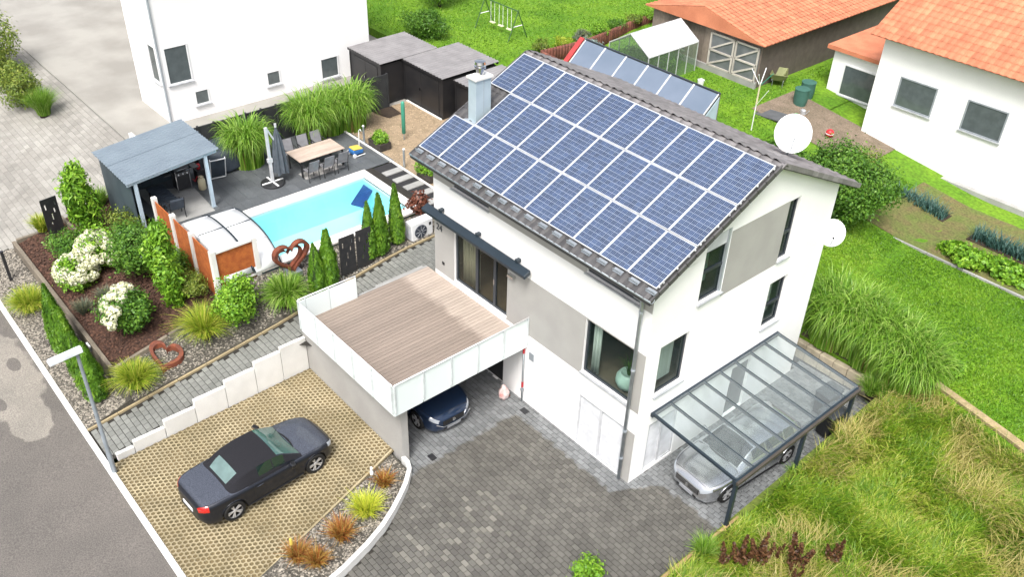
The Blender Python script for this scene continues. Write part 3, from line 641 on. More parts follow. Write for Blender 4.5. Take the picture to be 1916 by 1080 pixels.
# downpipe and gutter
gut = MB(); n = 8; gy, gz, gr = -.47, 7.2, .085
rows = [[(x, gy+gr*math.cos(math.pi+math.pi*k/n), gz+gr*math.sin(math.pi+math.pi*k/n)) for k in range(n+1)] for x in (-10.02,.3)]
gut.grid(rows); g_ = gut.build('gutter', ZINC, house, smooth=True, solid=.008)
MB().tube([(-10.02,gy-.085,gz+.01),(.3,gy-.085,gz+.01)],.011,6).build('gutter_bead', ZINC, house, smooth=True)
dp = MB().tube([(-.3,-.45,7.14),(-.3,-.42,7.0),(-.3,-.14,6.75),(-.3,-.1,6.6),(-.3,-.1,.05)],.055,10).build('downpipe', STEEL, house, smooth=True)
for z in (6.3,4.3,2.0,.9): MB().tube([(-.3,-.1,z),(-.3,-.1,z+.06)],.066,10).build('pipe_clip', ZINC, dp)
tp = MB().tube([(-4.78,-.06,.02),(-4.78,-.06,2.3)],.03,8).build('flue_pipe', STEEL, house, smooth=True)
MB().tube([(-4.78,-.06,2.05),(-4.78,-.06,2.42)],.036,8).build('red_sleeve', RED, tp); MB().tube([(-4.78,-.06,.62),(-4.78,-.06,.85)],.036,8).build('red_sleeve', RED, tp); MB().tube([(-4.78,-.06,.5),(-4.78,-.06,.54)],.07,8).build('collar', STEEL, tp)

# roof: battened tile field, ridge, verge tiles
roofb = MB()
for y0,y1 in ((-.5,4.4),(4.4,9.0)):
    a,b = (z_tile(y0),z_tile(y1))
    for X in ((-10.02,.25),):
        roofb.quad((X[0],y0,a-.02),(X[1],y0,a-.02),(X[1],y1,b-.02),(X[0],y1,b-.02)); roofb.quad((X[0],y0,a-.16),(X[1],y0,a-.16),(X[1],y1,b-.16),(X[0],y1,b-.16))
    for X in (-10.02,.25): roofb.quad((X,y0,a-.16),(X,y1,b-.16),(X,y1,b-.02),(X,y0,a-.02))
roofb.quad((-10.06,-.5,z_tile(-.5)-.16),(.25,-.5,z_tile(-.5)-.16),(.25,-.5,z_tile(-.5)-.02),(-10.06,-.5,z_tile(-.5)-.02)); roofb.quad((-10.06,9,z_tile(9)-.16),(.25,9,z_tile(9)-.16),(.25,9,z_tile(9)-.02),(-10.06,9,z_tile(9)-.02))
roof = roofb.build('roof', mat('roof_underlay',(.05,.05,.052),rough=.8), house)
def tile_shape():
    mb = MB(); w, l = .298, .40; prof = [(-w/2,.0),(-w*.3,.012),(-w*.05,.03),(w*.12,.045),(w*.3,.03),(w*.42,.004),(w/2,.0)]
    r0 = [(x,-l/2,z+.022) for x,z in prof]; r1 = [(x,l/2,z) for x,z in prof]; r2 = [(x,-l/2,z-.004) for x,z in prof]
    mb.grid([r2,r0,r1]); return mb
ts = tile_shape(); tile_me = None; fieldF, fieldB = MB(), MB(); L_ = .345
def tile(x, y, rot, ind, m, fld):
    global tile_me
    z = z_tile(y); ang = PITCH if rot == 0 else -PITCH
    mt = Matrix.Translation((x,y,z))@(Matrix.Rotation(PITCH,4,'X') if rot == 0 else Matrix.Rotation(math.pi,4,'Z')@Matrix.Rotation(PITCH,4,'X'))
    if ind:
        o = ts.build('roof_tile', m, roof, W=False) if m.name not in TM else link('roof_tile', TM[m.name], None, roof)
        TM[m.name] = o.data; o.matrix_local = Matrix.Translation(-wloc(roof))@mt
    else: fld.cur = random.random(); fld.add([tuple(mt@Vector(v)) for v in ts.v], ts.f)
TM = {}
for j in range(16):
    y = -.36+j*L_*math.cos(PITCH)
    if y > 4.3: break
    for i in range(34):
        x = -9.87+i*.3
        tile(x, y, 0, j < 1 or (i < 4 and .9 < y < 4.2), TILE, fieldF)
for j in range(15):
    y = 4.55+j*L_*math.cos(PITCH)
    if y > 8.95: break
    for i in range(34):
        x = -9.87+i*.3; tile(x, y, 1, j < 4, TILEB, fieldB)
fieldF.build('roof_tile_field', TILE, roof, stuff=True); fieldB.build('roof_tile_field', TILEB, roof, stuff=True)
rd = None
for i in range(26):
    m_ = MB(); x = -9.88+i*.4; a = [(-.13,-.05),(-.09,.02),(0,.05),(.09,.02),(.13,-.05)]
    m_.grid([[(x-.2,4.4+p,9.42+q_2) for p,q_2 in a],[(x+.205,4.4+p,9.435+q_2) for p,q_2 in a]]); m_.build('ridge_tile', TILEB, roof, smooth=True, solid=.015)
for j in range(15):                                   # stepped verge tiles on both rakes
    for sgn in (0,1):
        y = -.36+j*.325 if sgn == 0 else 4.6+j*.31
        if y > (4.35 if sgn == 0 else 8.95): continue
        z = z_tile(y); s_ = PITCH if sgn == 0 else -PITCH
        for X in (.262,-10.03): MB().obox((X,y,z-.045),(.05,.335,.15),rx=s_).build('verge_tile', TILE if sgn == 0 else TILEB, roof)
for i in range(18):                                   # snow-guard brackets above the gutter
    x = -9.75+i*.58; m_ = MB(); y = -.33; z = z_tile(y)+.07
    m_.obox((x,y,z),(.3,.14,.02),rx=PITCH); m_.obox((x-.12,y-.05,z+.02),(.02,.02,.07)); m_.obox((x+.12,y-.05,z+.02),(.02,.02,.07)); m_.obox((x,y-.06,z+.045),(.3,.015,.03)); m_.build('snow_guard', STEEL, roof)
ch = MB().box(-9.36,-8.98,1.33,1.95,7.9,9.5).build('chimney', mat('pale_zinc_cladding',(.46,.55,.60),(.40,.49,.54),rough=.4,metal=.2,scale=2), roof, bevel=.01)
MB().box(-9.41,-8.93,1.28,2.0,9.5,9.58).build('chimney_cap', CONC, ch, bevel=.01)
MB().box(-9.37,-8.97,1.64,1.655,8.2,9.49).build('sheet_seam', ZINC, ch)
fl = MB().lathe([(.12,9.58),(.12,9.8),(.19,9.81),(.19,9.86),(.12,9.87),(.12,9.94),(.19,9.95),(.17,10.03),(.06,10.05)],18,c=(-9.17,1.64,0)).build('flue_cowl', CHROME, ch); smooth_angle(fl)
MB().box(-9.5,-8.88,1.18,1.4,z_tile(1.3)-.05,z_tile(1.3)+.06).build('flashing', ZINC, ch)

# ---------------- solar panels: 10 + 9 + 10
PW_, PH_, RH_ = 1.01, 1.60, 1.6215
CELL = mat('silicon_cell', (.024,.043,.100), (.032,.057,.125), rough=.22, scale=5, rnd=.22, coat=.6, contrast=(.4,.6))
BACK = mat('panel_backsheet', (.33,.38,.46), rough=.25, coat=.4); ALU = mat('white_aluminium', (.66,.67,.69), rough=.35, metal=.2)
def panel_proto():
    r = bpy.data.objects.new('solar_panel', None); COL.objects.link(r)
    w, h = .992, 1.598; fr = MB(); t = .019
    fr.box(0,w,0,t,0,.04); fr.box(0,w,h-t,h,0,.04); fr.box(0,t,t,h-t,0,.04); fr.box(w-t,w,t,h-t,0,.04); fr.build('frame', ALU, r, W=False)
    MB().box(t,w-t,t,h-t,.022,.028).build('backsheet', BACK, r, W=False)
    c = MB(); cw_, chh = (w-2*t-.02)/6, (h-2*t-.02)/10
    for i in range(6):
        for j in range(10):
            c.cur = random.random(); x0 = t+.01+i*cw_+.004; y0 = t+.01+j*chh+.004; x1 = x0+cw_-.011; y1 = y0+chh-.011
            for k in range(3):   # three strips per cell, busbars between
                a = x0+(x1-x0)*k/3+(.0035 if k else 0); b = x0+(x1-x0)*(k+1)/3-(.0035 if k < 2 else 0)
                c.quad((a,y0,.031),(b,y0,.031),(b,y1,.031),(a,y1,.031))
    c.build('cell_grid', CELL, r, W=False); return r
sp0 = panel_proto(); first = True
for row in range(3):
    for i in range(10):
        if row == 1 and i == 0: continue
        o = sp0 if first else copy_tree(sp0); first = False; o.parent = house
        v = row*RH_+.012; y = -.25+v*math.cos(PITCH); z = 7.43-.035+v*math.sin(PITCH)
        o.location = Vector((-9.9+i*PW_+.009, y, z))-house.location; o.rotation_euler = (PITCH,0,0)
rails = MB()
for row in range(3):
    for v in (.3,1.3):
        vv = row*RH_+v; y = -.25+vv*math.cos(PITCH); z = 7.43-.035+vv*math.sin(PITCH)
        rails.bar((-9.9 if row != 1 else -8.9,y,z-.03),(.2,y,z-.03),.05,.05)
rails.build('mounting_rail', ALU, roof)
hk = MB()
for row in range(3):
    for k in range(3):
        vv = row*RH_+.1+k*.7; y = -.25+vv*math.cos(PITCH); z = 7.43-.035+vv*math.sin(PITCH); MB().obox((.205,y,z+.01),(.04,.05,.05),rx=PITCH).build('panel_clamp', ALU, roof)

# ---------------- satellite dishes
def dish(name, loc, r, face, tilt, label):
    t = thing(name, loc, label, 'satellite dish', 'satellite dishes on the house', rz=face)
    prof = [[(r*a/8*math.cos(2*math.pi*k/28), -.0-.28*r*(1-(a/8)**2), r*a/8*math.sin(2*math.pi*k/28)*1.06) for k in range(29)] for a in range(9)]
    rotm = Matrix.Rotation(tilt,3,'X'); m_ = MB().grid([[tuple(rotm@Vector((p[0],-p[1]*1.0,p[2]))) for p in rw] for rw in prof])
    o = m_.build('reflector', PVCW, t, W=False, smooth=True, solid=.015)
    ft = rotm@Vector((0,-r*.75,-r*.35)); b = rotm@Vector((0,.2*r,-r*1.03)); MB().tube([tuple(b),tuple(ft)],.018,6).build('feed_arm', STEEL, t, W=False); MB().tube([tuple(ft),tuple(ft*.85)],.035,8).build('receiver', BLACK if r<.5 else SILL, t, W=False)
    return t
d1 = dish('satellite_dish', (-1.3,7.22,8.95), .55, R_(38), R_(-28), 'large white satellite dish standing above the rear roof slope')
MB().tube([(0,.2,0),(0,.25,-.85)],.03,8).build('mast', STEEL, d1, W=False)
d2 = dish('satellite_dish', (.02,8.62,5.58), .42, R_(40), R_(-25), 'small white satellite dish on the gable wall corner')
MB().tube([(0,.12,0),(.0,.16,-.28),(-.35,-.1,-.3)],.025,8).build('mast', STEEL, d2, W=False)

MB().box(-.42,-.40,.72,1.72,3.2,4.9).build('window_fill_panel', CURTAIN, house); MB().box(-.42,-.40,5.7,6.45,3.3,4.9).build('window_fill_panel', CURTAIN, house); MB().box(-.6,-.58,2.0,2.95,5.9,7.4).build('window_fill_panel', mat('sage_reflection',(.30,.42,.34),rough=.8), house)  # added panels: white ones lighten the windows, sage one stands for a green reflection
# ================================================================ CARPORT WITH ROOF TERRACE
DZ = 2.68
cp = thing('carport', (-7.4,-2.4,0), 'grey rendered carport with wood-look roof terrace and frosted glass railing', 'carport')
MB().box(-10.56,-4.95,-4.74,-4.5,-.05,2.4).build('side_wall', GREY, cp)
MB().box(-10.2,-10.0,-4.5,0,-.05,2.4).build('rear_wall', mat('shaded_rear_wall',(.16,.16,.155),rough=.9), cp)  # shade inside the carport is put into this wall's darker colour
MB().box(-9.95,-4.8,-4.98,-.01,2.4,DZ-.06).build('roof_slab', mat('slab_edge',(.34,.33,.32),rough=.85), cp)
nP = 35; w = (9.93-4.78)/nP
for i in range(nP):
    x = -9.93+i*w
    o = MB().box(x+.005,x+w-.005,-4.98+random.uniform(-.004,.004),-.02 if i > 0 else -.02,DZ-.03,DZ+random.uniform(-.001,.001)).build('deck_plank', DECK, cp, bevel=.004)
MB().box(-10.02,-9.94,-2.95,-.02,2.35,DZ-.005).build('deck_fascia', CONCG, cp)
ZT, ZB = 3.5, 2.32
def rail(p0, p1, n, first=None):
    d = Vector((p1[0]-p0[0],p1[1]-p0[1],0)); L = d.length; u = d/L
    cuts = [k/n for k in range(n+1)] if first is None else first
    for a,b in zip(cuts,cuts[1:]):
        A = Vector((*p0,0))+u*(a*L+.012); B = Vector((*p0,0))+u*(b*L-.012)
        MB().bar((A.x,A.y,(ZT+ZB)/2),(B.x,B.y,(ZT+ZB)/2),.016,ZT-ZB-.03).build('glass_panel', FROST, cp)
    nn = Vector((-u.y,u.x,0))
    for a in cuts:
        A = Vector((*p0,0))+u*min(max(a*L,.03),L-.03)+nn*.035
        MB().box(A.x-.02,A.x+.02,A.y-.02,A.y+.02,2.45,ZT+.02).build('railing_post', mat('pale_railing_post',(.62,.66,.67),rough=.4), cp)
    A = Vector((*p0,ZT+.03))+nn*.035; B = Vector((*p1,ZT+.03))+nn*.035
    MB().tube([tuple(A),tuple(B)],.022,8).build('handrail', PVCW, cp, smooth=True)
rail((-4.7,0),(-4.7,-5.1),5); rail((-4.7,-5.1),(-9.88,-5.1),5); rail((-9.88,-5.1),(-9.88,-2.95),3,[0,.12,.52,1])

# ================================================================ GLASS PERGOLA
pg = thing('glass_pergola', (1.5,3.6,0), 'dark blue-grey lean-to pergola with clear glass roof over parked car', 'pergola')
ZW, ZF, XF = 2.5, 2.24, 3.06
MB().box(.0,.09,.6,6.74,ZW-.1,ZW+.03).build('wall_beam', GREYP, pg); MB().box(XF-.06,XF+.06,.62,6.72,ZF-.17,ZF-.01).build('front_beam', GREYP, pg, bevel=.006); MB().box(XF+.061,XF+.14,.64,6.7,ZF-.12,ZF-.02).build('rain_gutter', mat('brown_gutter',(.07,.06,.05),rough=.5), pg)
for y in (.76,4.02,6.62): MB().box(XF-.055,XF+.055,y-.055,y+.055,0,ZF-.17).build('post', GREYP, pg, bevel=.006)
ys = [.65+i*.7525 for i in range(9)]
for i,y in enumerate(ys): MB().bar((.09,y,ZW),(XF,y,ZF+.02),.055 if 0 < i < 8 else .075,.08).build('rafter', GREYP, pg)
for a,b in zip(ys,ys[1:]): MB().add([(.09,a+.02,ZW+.045),(XF+.03,a+.02,ZF+.065),(XF+.03,b-.02,ZF+.065),(.09,b-.02,ZW+.045),(.09,a+.02,ZW+.053),(XF+.03,a+.02,ZF+.073),(XF+.03,b-.02,ZF+.073),(.09,b-.02,ZW+.053)],[(0,3,2,1),(4,5,6,7),(0,1,5,4),(1,2,6,5),(2,3,7,6),(3,0,4,7)]).build('glass_pane', CLEAR, pg)
# timber edge of the meadow and stones behind the bay
te = thing('timber_edging', (3.0,3,0), 'pale timber edging board between parking bay and meadow', 'edging')
for i in range(6): MB().box(3.06+.04*(i<1),3.14+.04*(i<1),-4.9+i*2.35,-4.9+(i+1)*2.35-.01,-.1,.36).build('board', mat('tan_timber',(.36,.25,.11),(.27,.19,.09),rough=.85,scale=3,fine=(20,.2),rnd=.12), te)
se = thing('stone_edging', (1,9.3,0), 'pale stone edging behind the parking bay below the tall grasses', 'edging')
for i in range(7): MB().box(-.6+i*.55,-.6+i*.55+.53,9.15+random.uniform(-.02,.02),9.4,-.2,.62+.04*random.random()).build('stone', mat('tan_stone_block',(.40,.35,.26),(.3,.26,.19),rough=.9,scale=4,rnd=.15), se, bevel=.02)

# ================================================================ POOL
pool = thing('swimming_pool', (-15.35,-2,GZ), 'turquoise rectangular swimming pool with white stone coping', 'pool')
X0,X1,Y0,Y1 = -16.9,-13.78,-5.9,1.88
b = MB(); zb = 1.15
b.quad((X0,Y0,zb),(X1,Y0,zb),(X1,Y1,zb),(X0,Y1,zb))
for A,B in (((X0,Y0),(X1,Y0)),((X1,Y0),(X1,Y1)),((X1,Y1),(X0,Y1)),((X0,Y1),(X0,Y0))): b.quad((*A,zb),(*B,zb),(*B,GZ),(*A,GZ))
b.build('basin', POOLW, pool)
wm = bpy.data.materials.new('pool_water'); wm.use_nodes = True; t = wm.node_tree; bs = t.nodes['Principled BSDF']; t.nodes.remove(bs)
tr = _n(t,'ShaderNodeBsdfTransparent'); tr.inputs[0].default_value = (.76,.95,.98,1); gl = _n(t,'ShaderNodeBsdfGlossy'); gl.inputs['Roughness'].default_value = .05; fr = _n(t,'ShaderNodeFresnel'); fr.inputs[0].default_value = 1.33; ms = _n(t,'ShaderNodeMixShader')
nz = _n(t,'ShaderNodeTexNoise'); nz.inputs['Scale'].default_value = 2.5; bp = _n(t,'ShaderNodeBump'); bp.inputs['Strength'].default_value = .12; bp.inputs['Distance'].default_value = .05; gg = _n(t,'ShaderNodeNewGeometry'); L = t.links.new
L(gg.outputs['Position'],nz.inputs['Vector']); L(nz.outputs['Fac'],bp.inputs['Height']); L(bp.outputs[0],gl.inputs['Normal']); L(bp.outputs[0],fr.inputs['Normal']); L(fr.outputs[0],ms.inputs[0]); L(tr.outputs[0],ms.inputs[1]); L(gl.outputs[0],ms.inputs[2]); L(ms.outputs[0],t.nodes['Material Output'].inputs['Surface'])
MB().quad((X0,Y0,GZ-.14),(X1,Y0,GZ-.14),(X1,Y1,GZ-.14),(X0,Y1,GZ-.14)).build('water', wm, pool)
def coping(x0,x1,y0,y1,n,ax):
    for i in range(n):
        if ax=='x': MB().box(x0+(x1-x0)*i/n+.002,x0+(x1-x0)*(i+1)/n-.002,y0,y1,GZ-.06,GZ+.025).build('coping_stone', COPING, pool, bevel=.006)
        else: MB().box(x0,x1,y0+(y1-y0)*i/n+.002,y0+(y1-y0)*(i+1)/n-.002,GZ-.06,GZ+.025).build('coping_stone', COPING, pool, bevel=.006)
coping(X0-.5,X0+.02,Y0,Y1,12,'y'); coping(X1-.02,X1+.45,Y0,Y1,12,'y'); coping(X0-.5,X1+.45,Y1,Y1+.38,7,'x')
MB().prism([(-16.88,1.86),(-15.9,.62),(-15.4,.86),(-16.25,1.86)],2.2,2.27).build('submerged_step', mat('navy_mosaic',(.02,.06,.22),(.015,.04,.16),rough=.4,scale=12), pool)
ld = MB()
for y in (1.35,1.75): ld.tube([(-16.0,y,2.0),(-16.0,y+.02,2.9),(-16.15,y+.02,3.0),(-16.3,y+.02,2.63)],.018,6)
# retractable cover: two arched translucent sections parked over the pool end
enc = thing('pool_enclosure', (-15.4,-5,GZ), 'white arched retractable pool enclosure pushed together over the pool end', 'pool cover')
POLY = mat('opal_polycarbonate',(.78,.80,.80),(.72,.74,.75),rough=.25,spec=.6)
def arch(t): # t -1..1 across X
    return -15.35+2.05*t, GZ+.12+.86*max(0,1-abs(t)**2.8)**.8
for s,(ya,yb,dz) in enumerate(((-5.95,-4.9,0),(-4.9,-3.85,-.07))):
    rows = []
    for k in range(25):
        t_ = -1+2*k/24; x,z = arch(t_); rows.append([(x,ya,z+dz),(x,yb,z+dz)])
    sec = MB().grid(rows).build('roof_section', POLY, enc, smooth=True, solid=.02)
    for y in (ya+.03,yb-.03): MB().tube([(arch(-1+2*k/24)[0],y,arch(-1+2*k/24)[1]+dz+.02) for k in range(25)],.028,6).build('arch_rib', GREYP if y > -5.9 else ALU, enc, smooth=True)
    for t_ in (-.55,0.05,.6):
        x,z = arch(t_); MB().bar((x,ya,z+dz+.02),(x,yb,z+dz+.02),.03,.02).build('purlin', ALU if t_ != .05 else GREYP, enc)
end = [(arch(-1+2*k/24)[0],-5.96,arch(-1+2*k/24)[1]) for k in range(25)]
MB().poly(end).build('end_wall', POLY, enc)

# rust-steel privacy screen with white posts
rs = thing('privacy_screen', (-15.6,-6.2,1.6), 'rusty steel privacy screen panels between white concrete posts', 'screen wall')
px = [-17.95,-16.42,-14.92,-13.42]
for x in px: MB().box(x-.09,x+.09,-6.3,-6.12,1.5,4.02).build('post', CONC, rs, bevel=.01)
for a,b in zip(px,px[1:]): MB().box(a+.1,b-.1,-6.235,-6.205,1.95,3.9).build('steel_panel', RUST, rs)
MB().box(-13.5,-13.34,-4.78,-4.62,1.9,4.0).build('post', CONC, rs, bevel=.01); MB().box(-13.435,-13.405,-6.1,-4.79,2.2,3.88).build('steel_panel', RUST, rs)
MB().box(-13.5,-13.34,-6.1,-4.8,3.895,3.97).build('cap_rail', CONC, rs)

# ================================================================ HEARTS, SLOTTED PANELS, HEAT PUMP
def heart2(t): 
    x = 16*math.sin(t)**3/16; y = (13*math.cos(t)-5*math.cos(2*t)-2*math.cos(3*t)-math.cos(4*t))/16; return x,y
def heart_band(mb, c, w, h, depth, th, ax, tilt=0, split=0):
    n = 48; ro = []; 
    for k in range(n+1):
        x,y = heart2(2*math.pi*k/n)
        for_ = []
        for s,dd in ((1,0),(1,depth),(1-th,depth),(1-th,0),(1,0)):
            for_.append((c[0]+(dd if ax=='X' else x*w*s), c[1]+(x*w*s if ax=='X' else dd), c[2]+y*h*s))
        ro.append(for_)
    mb.grid(ro)
hs = thing('heart_sculpture', (-13.0,-3.75,2.4), 'large upright rusty steel heart sculpture beside the pool', 'sculpture')
m_ = MB(); heart_band(m_,(-13.02,-3.65,3.1),.68,.64,.22,.17,'X'); m_.build('heart_frame', RUSTD, hs)
m_ = MB(); heart_band(m_,(-13.05,-3.77,3.02),.55,.54,.16,.16,'X'); m_.build('inner_frame', RUSTD, hs); MB().box(-13.2,-12.7,-3.9,-3.4,2.28,2.46).build('foot', STEEL, hs); MB().bar((-12.91,-3.65,2.3),(-12.91,-3.65,2.55),.06,.06).build('stake', RUSTD, hs)
hp = thing('heart_planter', (-13.05,-8.75,1.0), 'flat heart-shaped rusty steel planter ring lying on the pebbles', 'planter')
m_ = MB(); n=48; ro=[]
for k in range(n+1):
    x,y = heart2(2*math.pi*k/n)
    def pt(q,z):
        u,v = x*.52*q, y*.46*q; X_,Y_ = -12.72+u*.68-v*.74, -8.6+u*.74+v*.66; return (X_,Y_,h_bank(X_,Y_)+z)
    ro.append([pt(1,-.15),pt(1.03,.2),pt(.78,.2),pt(.78,-.05),pt(1,-.05)])
m_.grid(ro); m_.build('ring', RUSTD, hp)
def slot_panel(loc, rz, label, n=1):
    t = thing('slotted_panel', loc, label, 'screen panel', 'black slotted screen panels', rz=rz)
    m_ = MB(); W_,H_ = .62,1.55; slots = [(.12,1.1,.05,.22),(.3,.62,.04,.26),(.42,.9,.05,.18),(.22,.35,.04,.18),(.5,1.2,.04,.16)]
    us = sorted(set([0,W_]+[s[0] for s in slots]+[s[0]+s[2] for s in slots])); vs = sorted(set([0,H_]+[s[1] for s in slots]+[s[1]+s[3] for s in slots]))
    for a,b in zip(us,us[1:]):
        for c,d in zip(vs,vs[1:]):
            u,v = (a+b)/2,(c+d)/2
            if any(s[0]<u<s[0]+s[2] and s[1]<v<s[1]+s[3] for s in slots): continue
            m_.quad((0,a,c),(0,b,c),(0,b,d),(0,a,d))
    m_.build('plate', DARKM, t, W=False, solid=.02); MB().box(-.05,-.02,.05,.11,-.3,1.5).box(-.05,-.02,.5,.56,-.3,1.5).build('support_post', STEEL, t, W=False); return t
slot_panel((-11.88,-2.35,2.2),0,'black slotted metal panel next to the heart-side thujas, first of the path pair')
slot_panel((-11.86,-1.68,2.25),0,'black slotted metal panel next to the house-side thujas, second of the path pair')
slot_panel((-21.9,-9.1,1.55),R_(8),'black slotted metal panel by the pale forecourt, beside round grass tuft')
slot_panel((-22.2,-8.2,1.7),R_(8),'black slotted metal panel by the pale forecourt, half behind columnar tree')
hpu = thing('heat_pump', (-12.1,1.2,2.3), 'white outdoor heat pump unit with round dark fan on pebbles', 'heat pump')
MB().box(-12.3,-11.9,.72,1.68,2.32,3.12).build('casing', PVCW, hpu, bevel=.03)
f = MB().lathe([(.27,0),(.27,.025),(.24,.03),(.05,.03)],24,c=(-11.9,1.12,2.72),axis='X').build('fan_grille', mat('fan_dark',(.04,.05,.07),rough=.5), hpu)
for k in range(8):
    a = k*math.pi/4; MB().bar((-11.865,1.12+.05*math.cos(a),2.72+.05*math.sin(a)),(-11.865,1.12+.25*math.cos(a),2.72+.25*math.sin(a)),.012,.012,up=(1,0,0)).build('grille_bar', SILL, f)
MB().box(-11.9,-11.893,1.5,1.6,2.85,2.98).build('badge', BLACK, hpu); MB().box(-12.25,-11.95,.8,.9,2.1,2.32).box(-12.25,-11.95,1.5,1.6,2.1,2.32).build('foot', CONCG, hpu)
m_ = MB()
for i in range(9): m_.box(-12.24+i*.036,-12.225+i*.036,.712,.72,2.4,3.0)
m_.build('side_louvre', SILL, hpu, stuff=True)

# ================================================================ GRILL SHELTER
sh = thing('grill_shelter', (-20,-5.2,GZ), 'open garden shelter with pale blue corrugated roof over the grill', 'shelter')
def zsr(y): return 4.62+.34*(y+6.9)/3.5
rows = []; n = 64
m_ = MB()
for i in range(n+1):
    x = -21.55+3.25*i/n; dz = .022*(1 if (i//2) % 2 else -1)
    rows.append([(x,-6.95,zsr(-6.95)+dz),(x,-3.38,zsr(-3.38)+dz)])
m_.grid(rows); m_.build('corrugated_roof', SHELR, sh, solid=.01)
MB().bar((-20.0,-6.96,zsr(-6.96)+.03),(-20.0,-3.37,zsr(-3.37)+.03),.05,.03).build('roof_seam', SHELR, sh)
MB().bar((-18.42,-6.9,zsr(-6.9)-.1),(-18.42,-3.45,zsr(-3.45)-.1),.07,.13).build('front_beam', LBLUE, sh); MB().bar((-21.4,-6.9,zsr(-6.9)-.1),(-21.4,-3.45,zsr(-3.45)-.1),.07,.13).build('rear_beam', LBLUE, sh)
for x,y in ((-18.42,-3.9),(-18.42,-6.6),(-21.4,-3.6)): MB().box(x-.06,x+.06,y-.06,y+.06,GZ-.4,zsr(y)-.12).build('post', LBLUE, sh)
MB().box(-18.52,-18.32,-4.0,-3.8,GZ,GZ+.03).build('post_plate', STEEL, sh)
for i in range(8): MB().box(-21.45+i*.375,-21.45+i*.375+.37,-6.78,-6.74,1.9,zsr(-6.75)-.06).build('side_wall_panel', SHELW, sh)
for i in range(8): MB().box(-21.47,-21.43,-6.72+i*.41,-6.72+i*.41+.4,GZ-.1,zsr(-6.7+i*.41)-.08).build('rear_wall_panel', SHELW, sh)
# grill
gr = thing('gas_grill', (-20.35,-4.25,GZ), 'black gas grill with three round white knobs under the shelter', 'grill')
MB().box(-20.65,-20.2,-4.5,-3.95,GZ+.1,GZ+.72).build('cabinet', DARKM, gr, bevel=.01); MB().box(-20.2,-20.16,-4.5,-3.95,GZ+.72,GZ+.86).build('control_panel', mat('grill_grey',(.12,.12,.125),rough=.4,metal=.5), gr)
for y in (-4.4,-4.22,-4.05): MB().tube([(-20.16,y,GZ+.79),(-20.12,y,GZ+.79)],.03,10).build('knob', PVCW, gr)
m_ = MB(); m_.grid([[(-20.43+.25*math.cos(a),y,GZ+.9+.3*math.sin(a)) for a in [math.pi*k/10 for k in range(11)]] for y in (-4.52,-3.93)]); m_.poly([(-20.43+.25*math.cos(math.pi*k/10),-4.52,GZ+.9+.3*math.sin(math.pi*k/10)) for k in range(11)]); m_.poly([(-20.43+.25*math.cos(math.pi*k/10),-3.93,GZ+.9+.3*math.sin(math.pi*k/10)) for k in range(11)])
m_.build('lid', mat('grill_lid',(.06,.06,.065),rough=.35,metal=.4), gr); MB().tube([(-20.12,-4.45,GZ+1.0),(-20.12,-4.0,GZ+1.0)],.015,8).build('lid_handle', CHROME, gr)
for s_ in (-4.8,-3.65): MB().box(-20.65,-20.2,s_-.13,s_+.13,GZ+.84,GZ+.87).build('side_shelf', mat('grill_grey',(.1,.1,.1)), gr)
for x in (-20.62,-20.2):
    for y in (-4.5,-3.95): MB().bar((x,y,GZ),(x,y,GZ+.9),.03,.03).build('leg', CHROME, gr)
gb = thing('gas_bottle', (-19.95,-3.62,GZ), 'cream coloured gas bottle beside the grill', 'gas bottle')
smooth_angle(MB().lathe([(.13,0),(.15,.02),(.15,.38),(.12,.46),(.05,.49),(.05,.54)],16).build('cylinder', CREAM, gb, W=False),50); MB().tube([(.09*math.cos(a),.09*math.sin(a),.54) for a in np.linspace(0,5,12)],.012,6).build('collar', CREAM, gb, W=False)
MB().tube([(0,0,.5),(-.1,-.1,.55),(-.2,-.18,.3),(-.2,-.25,.45)],.012,6).build('hose', RED, gb, W=False)
lo = thing('covered_lounge_table', (-19.6,-5.3,GZ), 'dark slatted garden lounge table under the shelter beside the rusty screen', 'table')
MB().box(-20.5,-18.95,-5.62,-4.98,GZ+.38,GZ+.44).build('top', TARP, lo, bevel=.02); 
for i in range(9): MB().box(-20.45+i*.17,-20.38+i*.17,-5.62,-4.98,GZ+.44,GZ+.452).build('slat', TARP, lo)
for x in (-20.4,-19.05):
    for y in (-5.55,-5.05): MB().bar((x,y,GZ),(x,y,GZ+.38),.05,.05).build('leg', DARKM, lo)
def slat_chair(name, loc, rz, label, cat, folded=False):
    t = thing(name, loc, label, cat, rz=rz)
    for x in (-.27,.27):
        for y in (-.25,.25): MB().bar((x,y,0),(x*.95,y,.42),.03,.03).build('leg', DARKM, t, W=False)
        MB().bar((x,.25,.4),(x,.42,.95),.03,.03).build('back_post', DARKM, t, W=False); MB().bar((x,-.28,.62),(x,.3,.64),.04,.03).build('armrest', DARKM, t, W=False)
    for i in range(6): MB().obox((0,-.22+i*.09,.43),(.54,.07,.015)).build('seat_slat', TARP, t, W=False)
    for i in range(5): MB().obox((0,.28+i*.03,.5+i*.095),(.52,.012,.075),rx=.3).build('back_slat', TARP, t, W=False)
    return t
slat_chair('garden_chair',(-18.6,-5.3,GZ),R_(-95),'dark slatted garden chair at the end of the lounge table','chair')
fcx = thing('folding_lounger', (-20.35,-2.75,GZ), 'folded garden lounger with white tube frame leaning by the shelter post', 'lounger')
for x in (-.3,.3): MB().tube([(x,0,.05),(x,-.35,1.0),(x,-.3,1.05)],.02,6).build('tube_rail', PVCW, fcx, W=False)
for x in (-.2,.2): MB().tube([(x,.12,.03),(x,-.2,.85)],.017,6).build('tube_rail', PVCW, fcx, W=False)
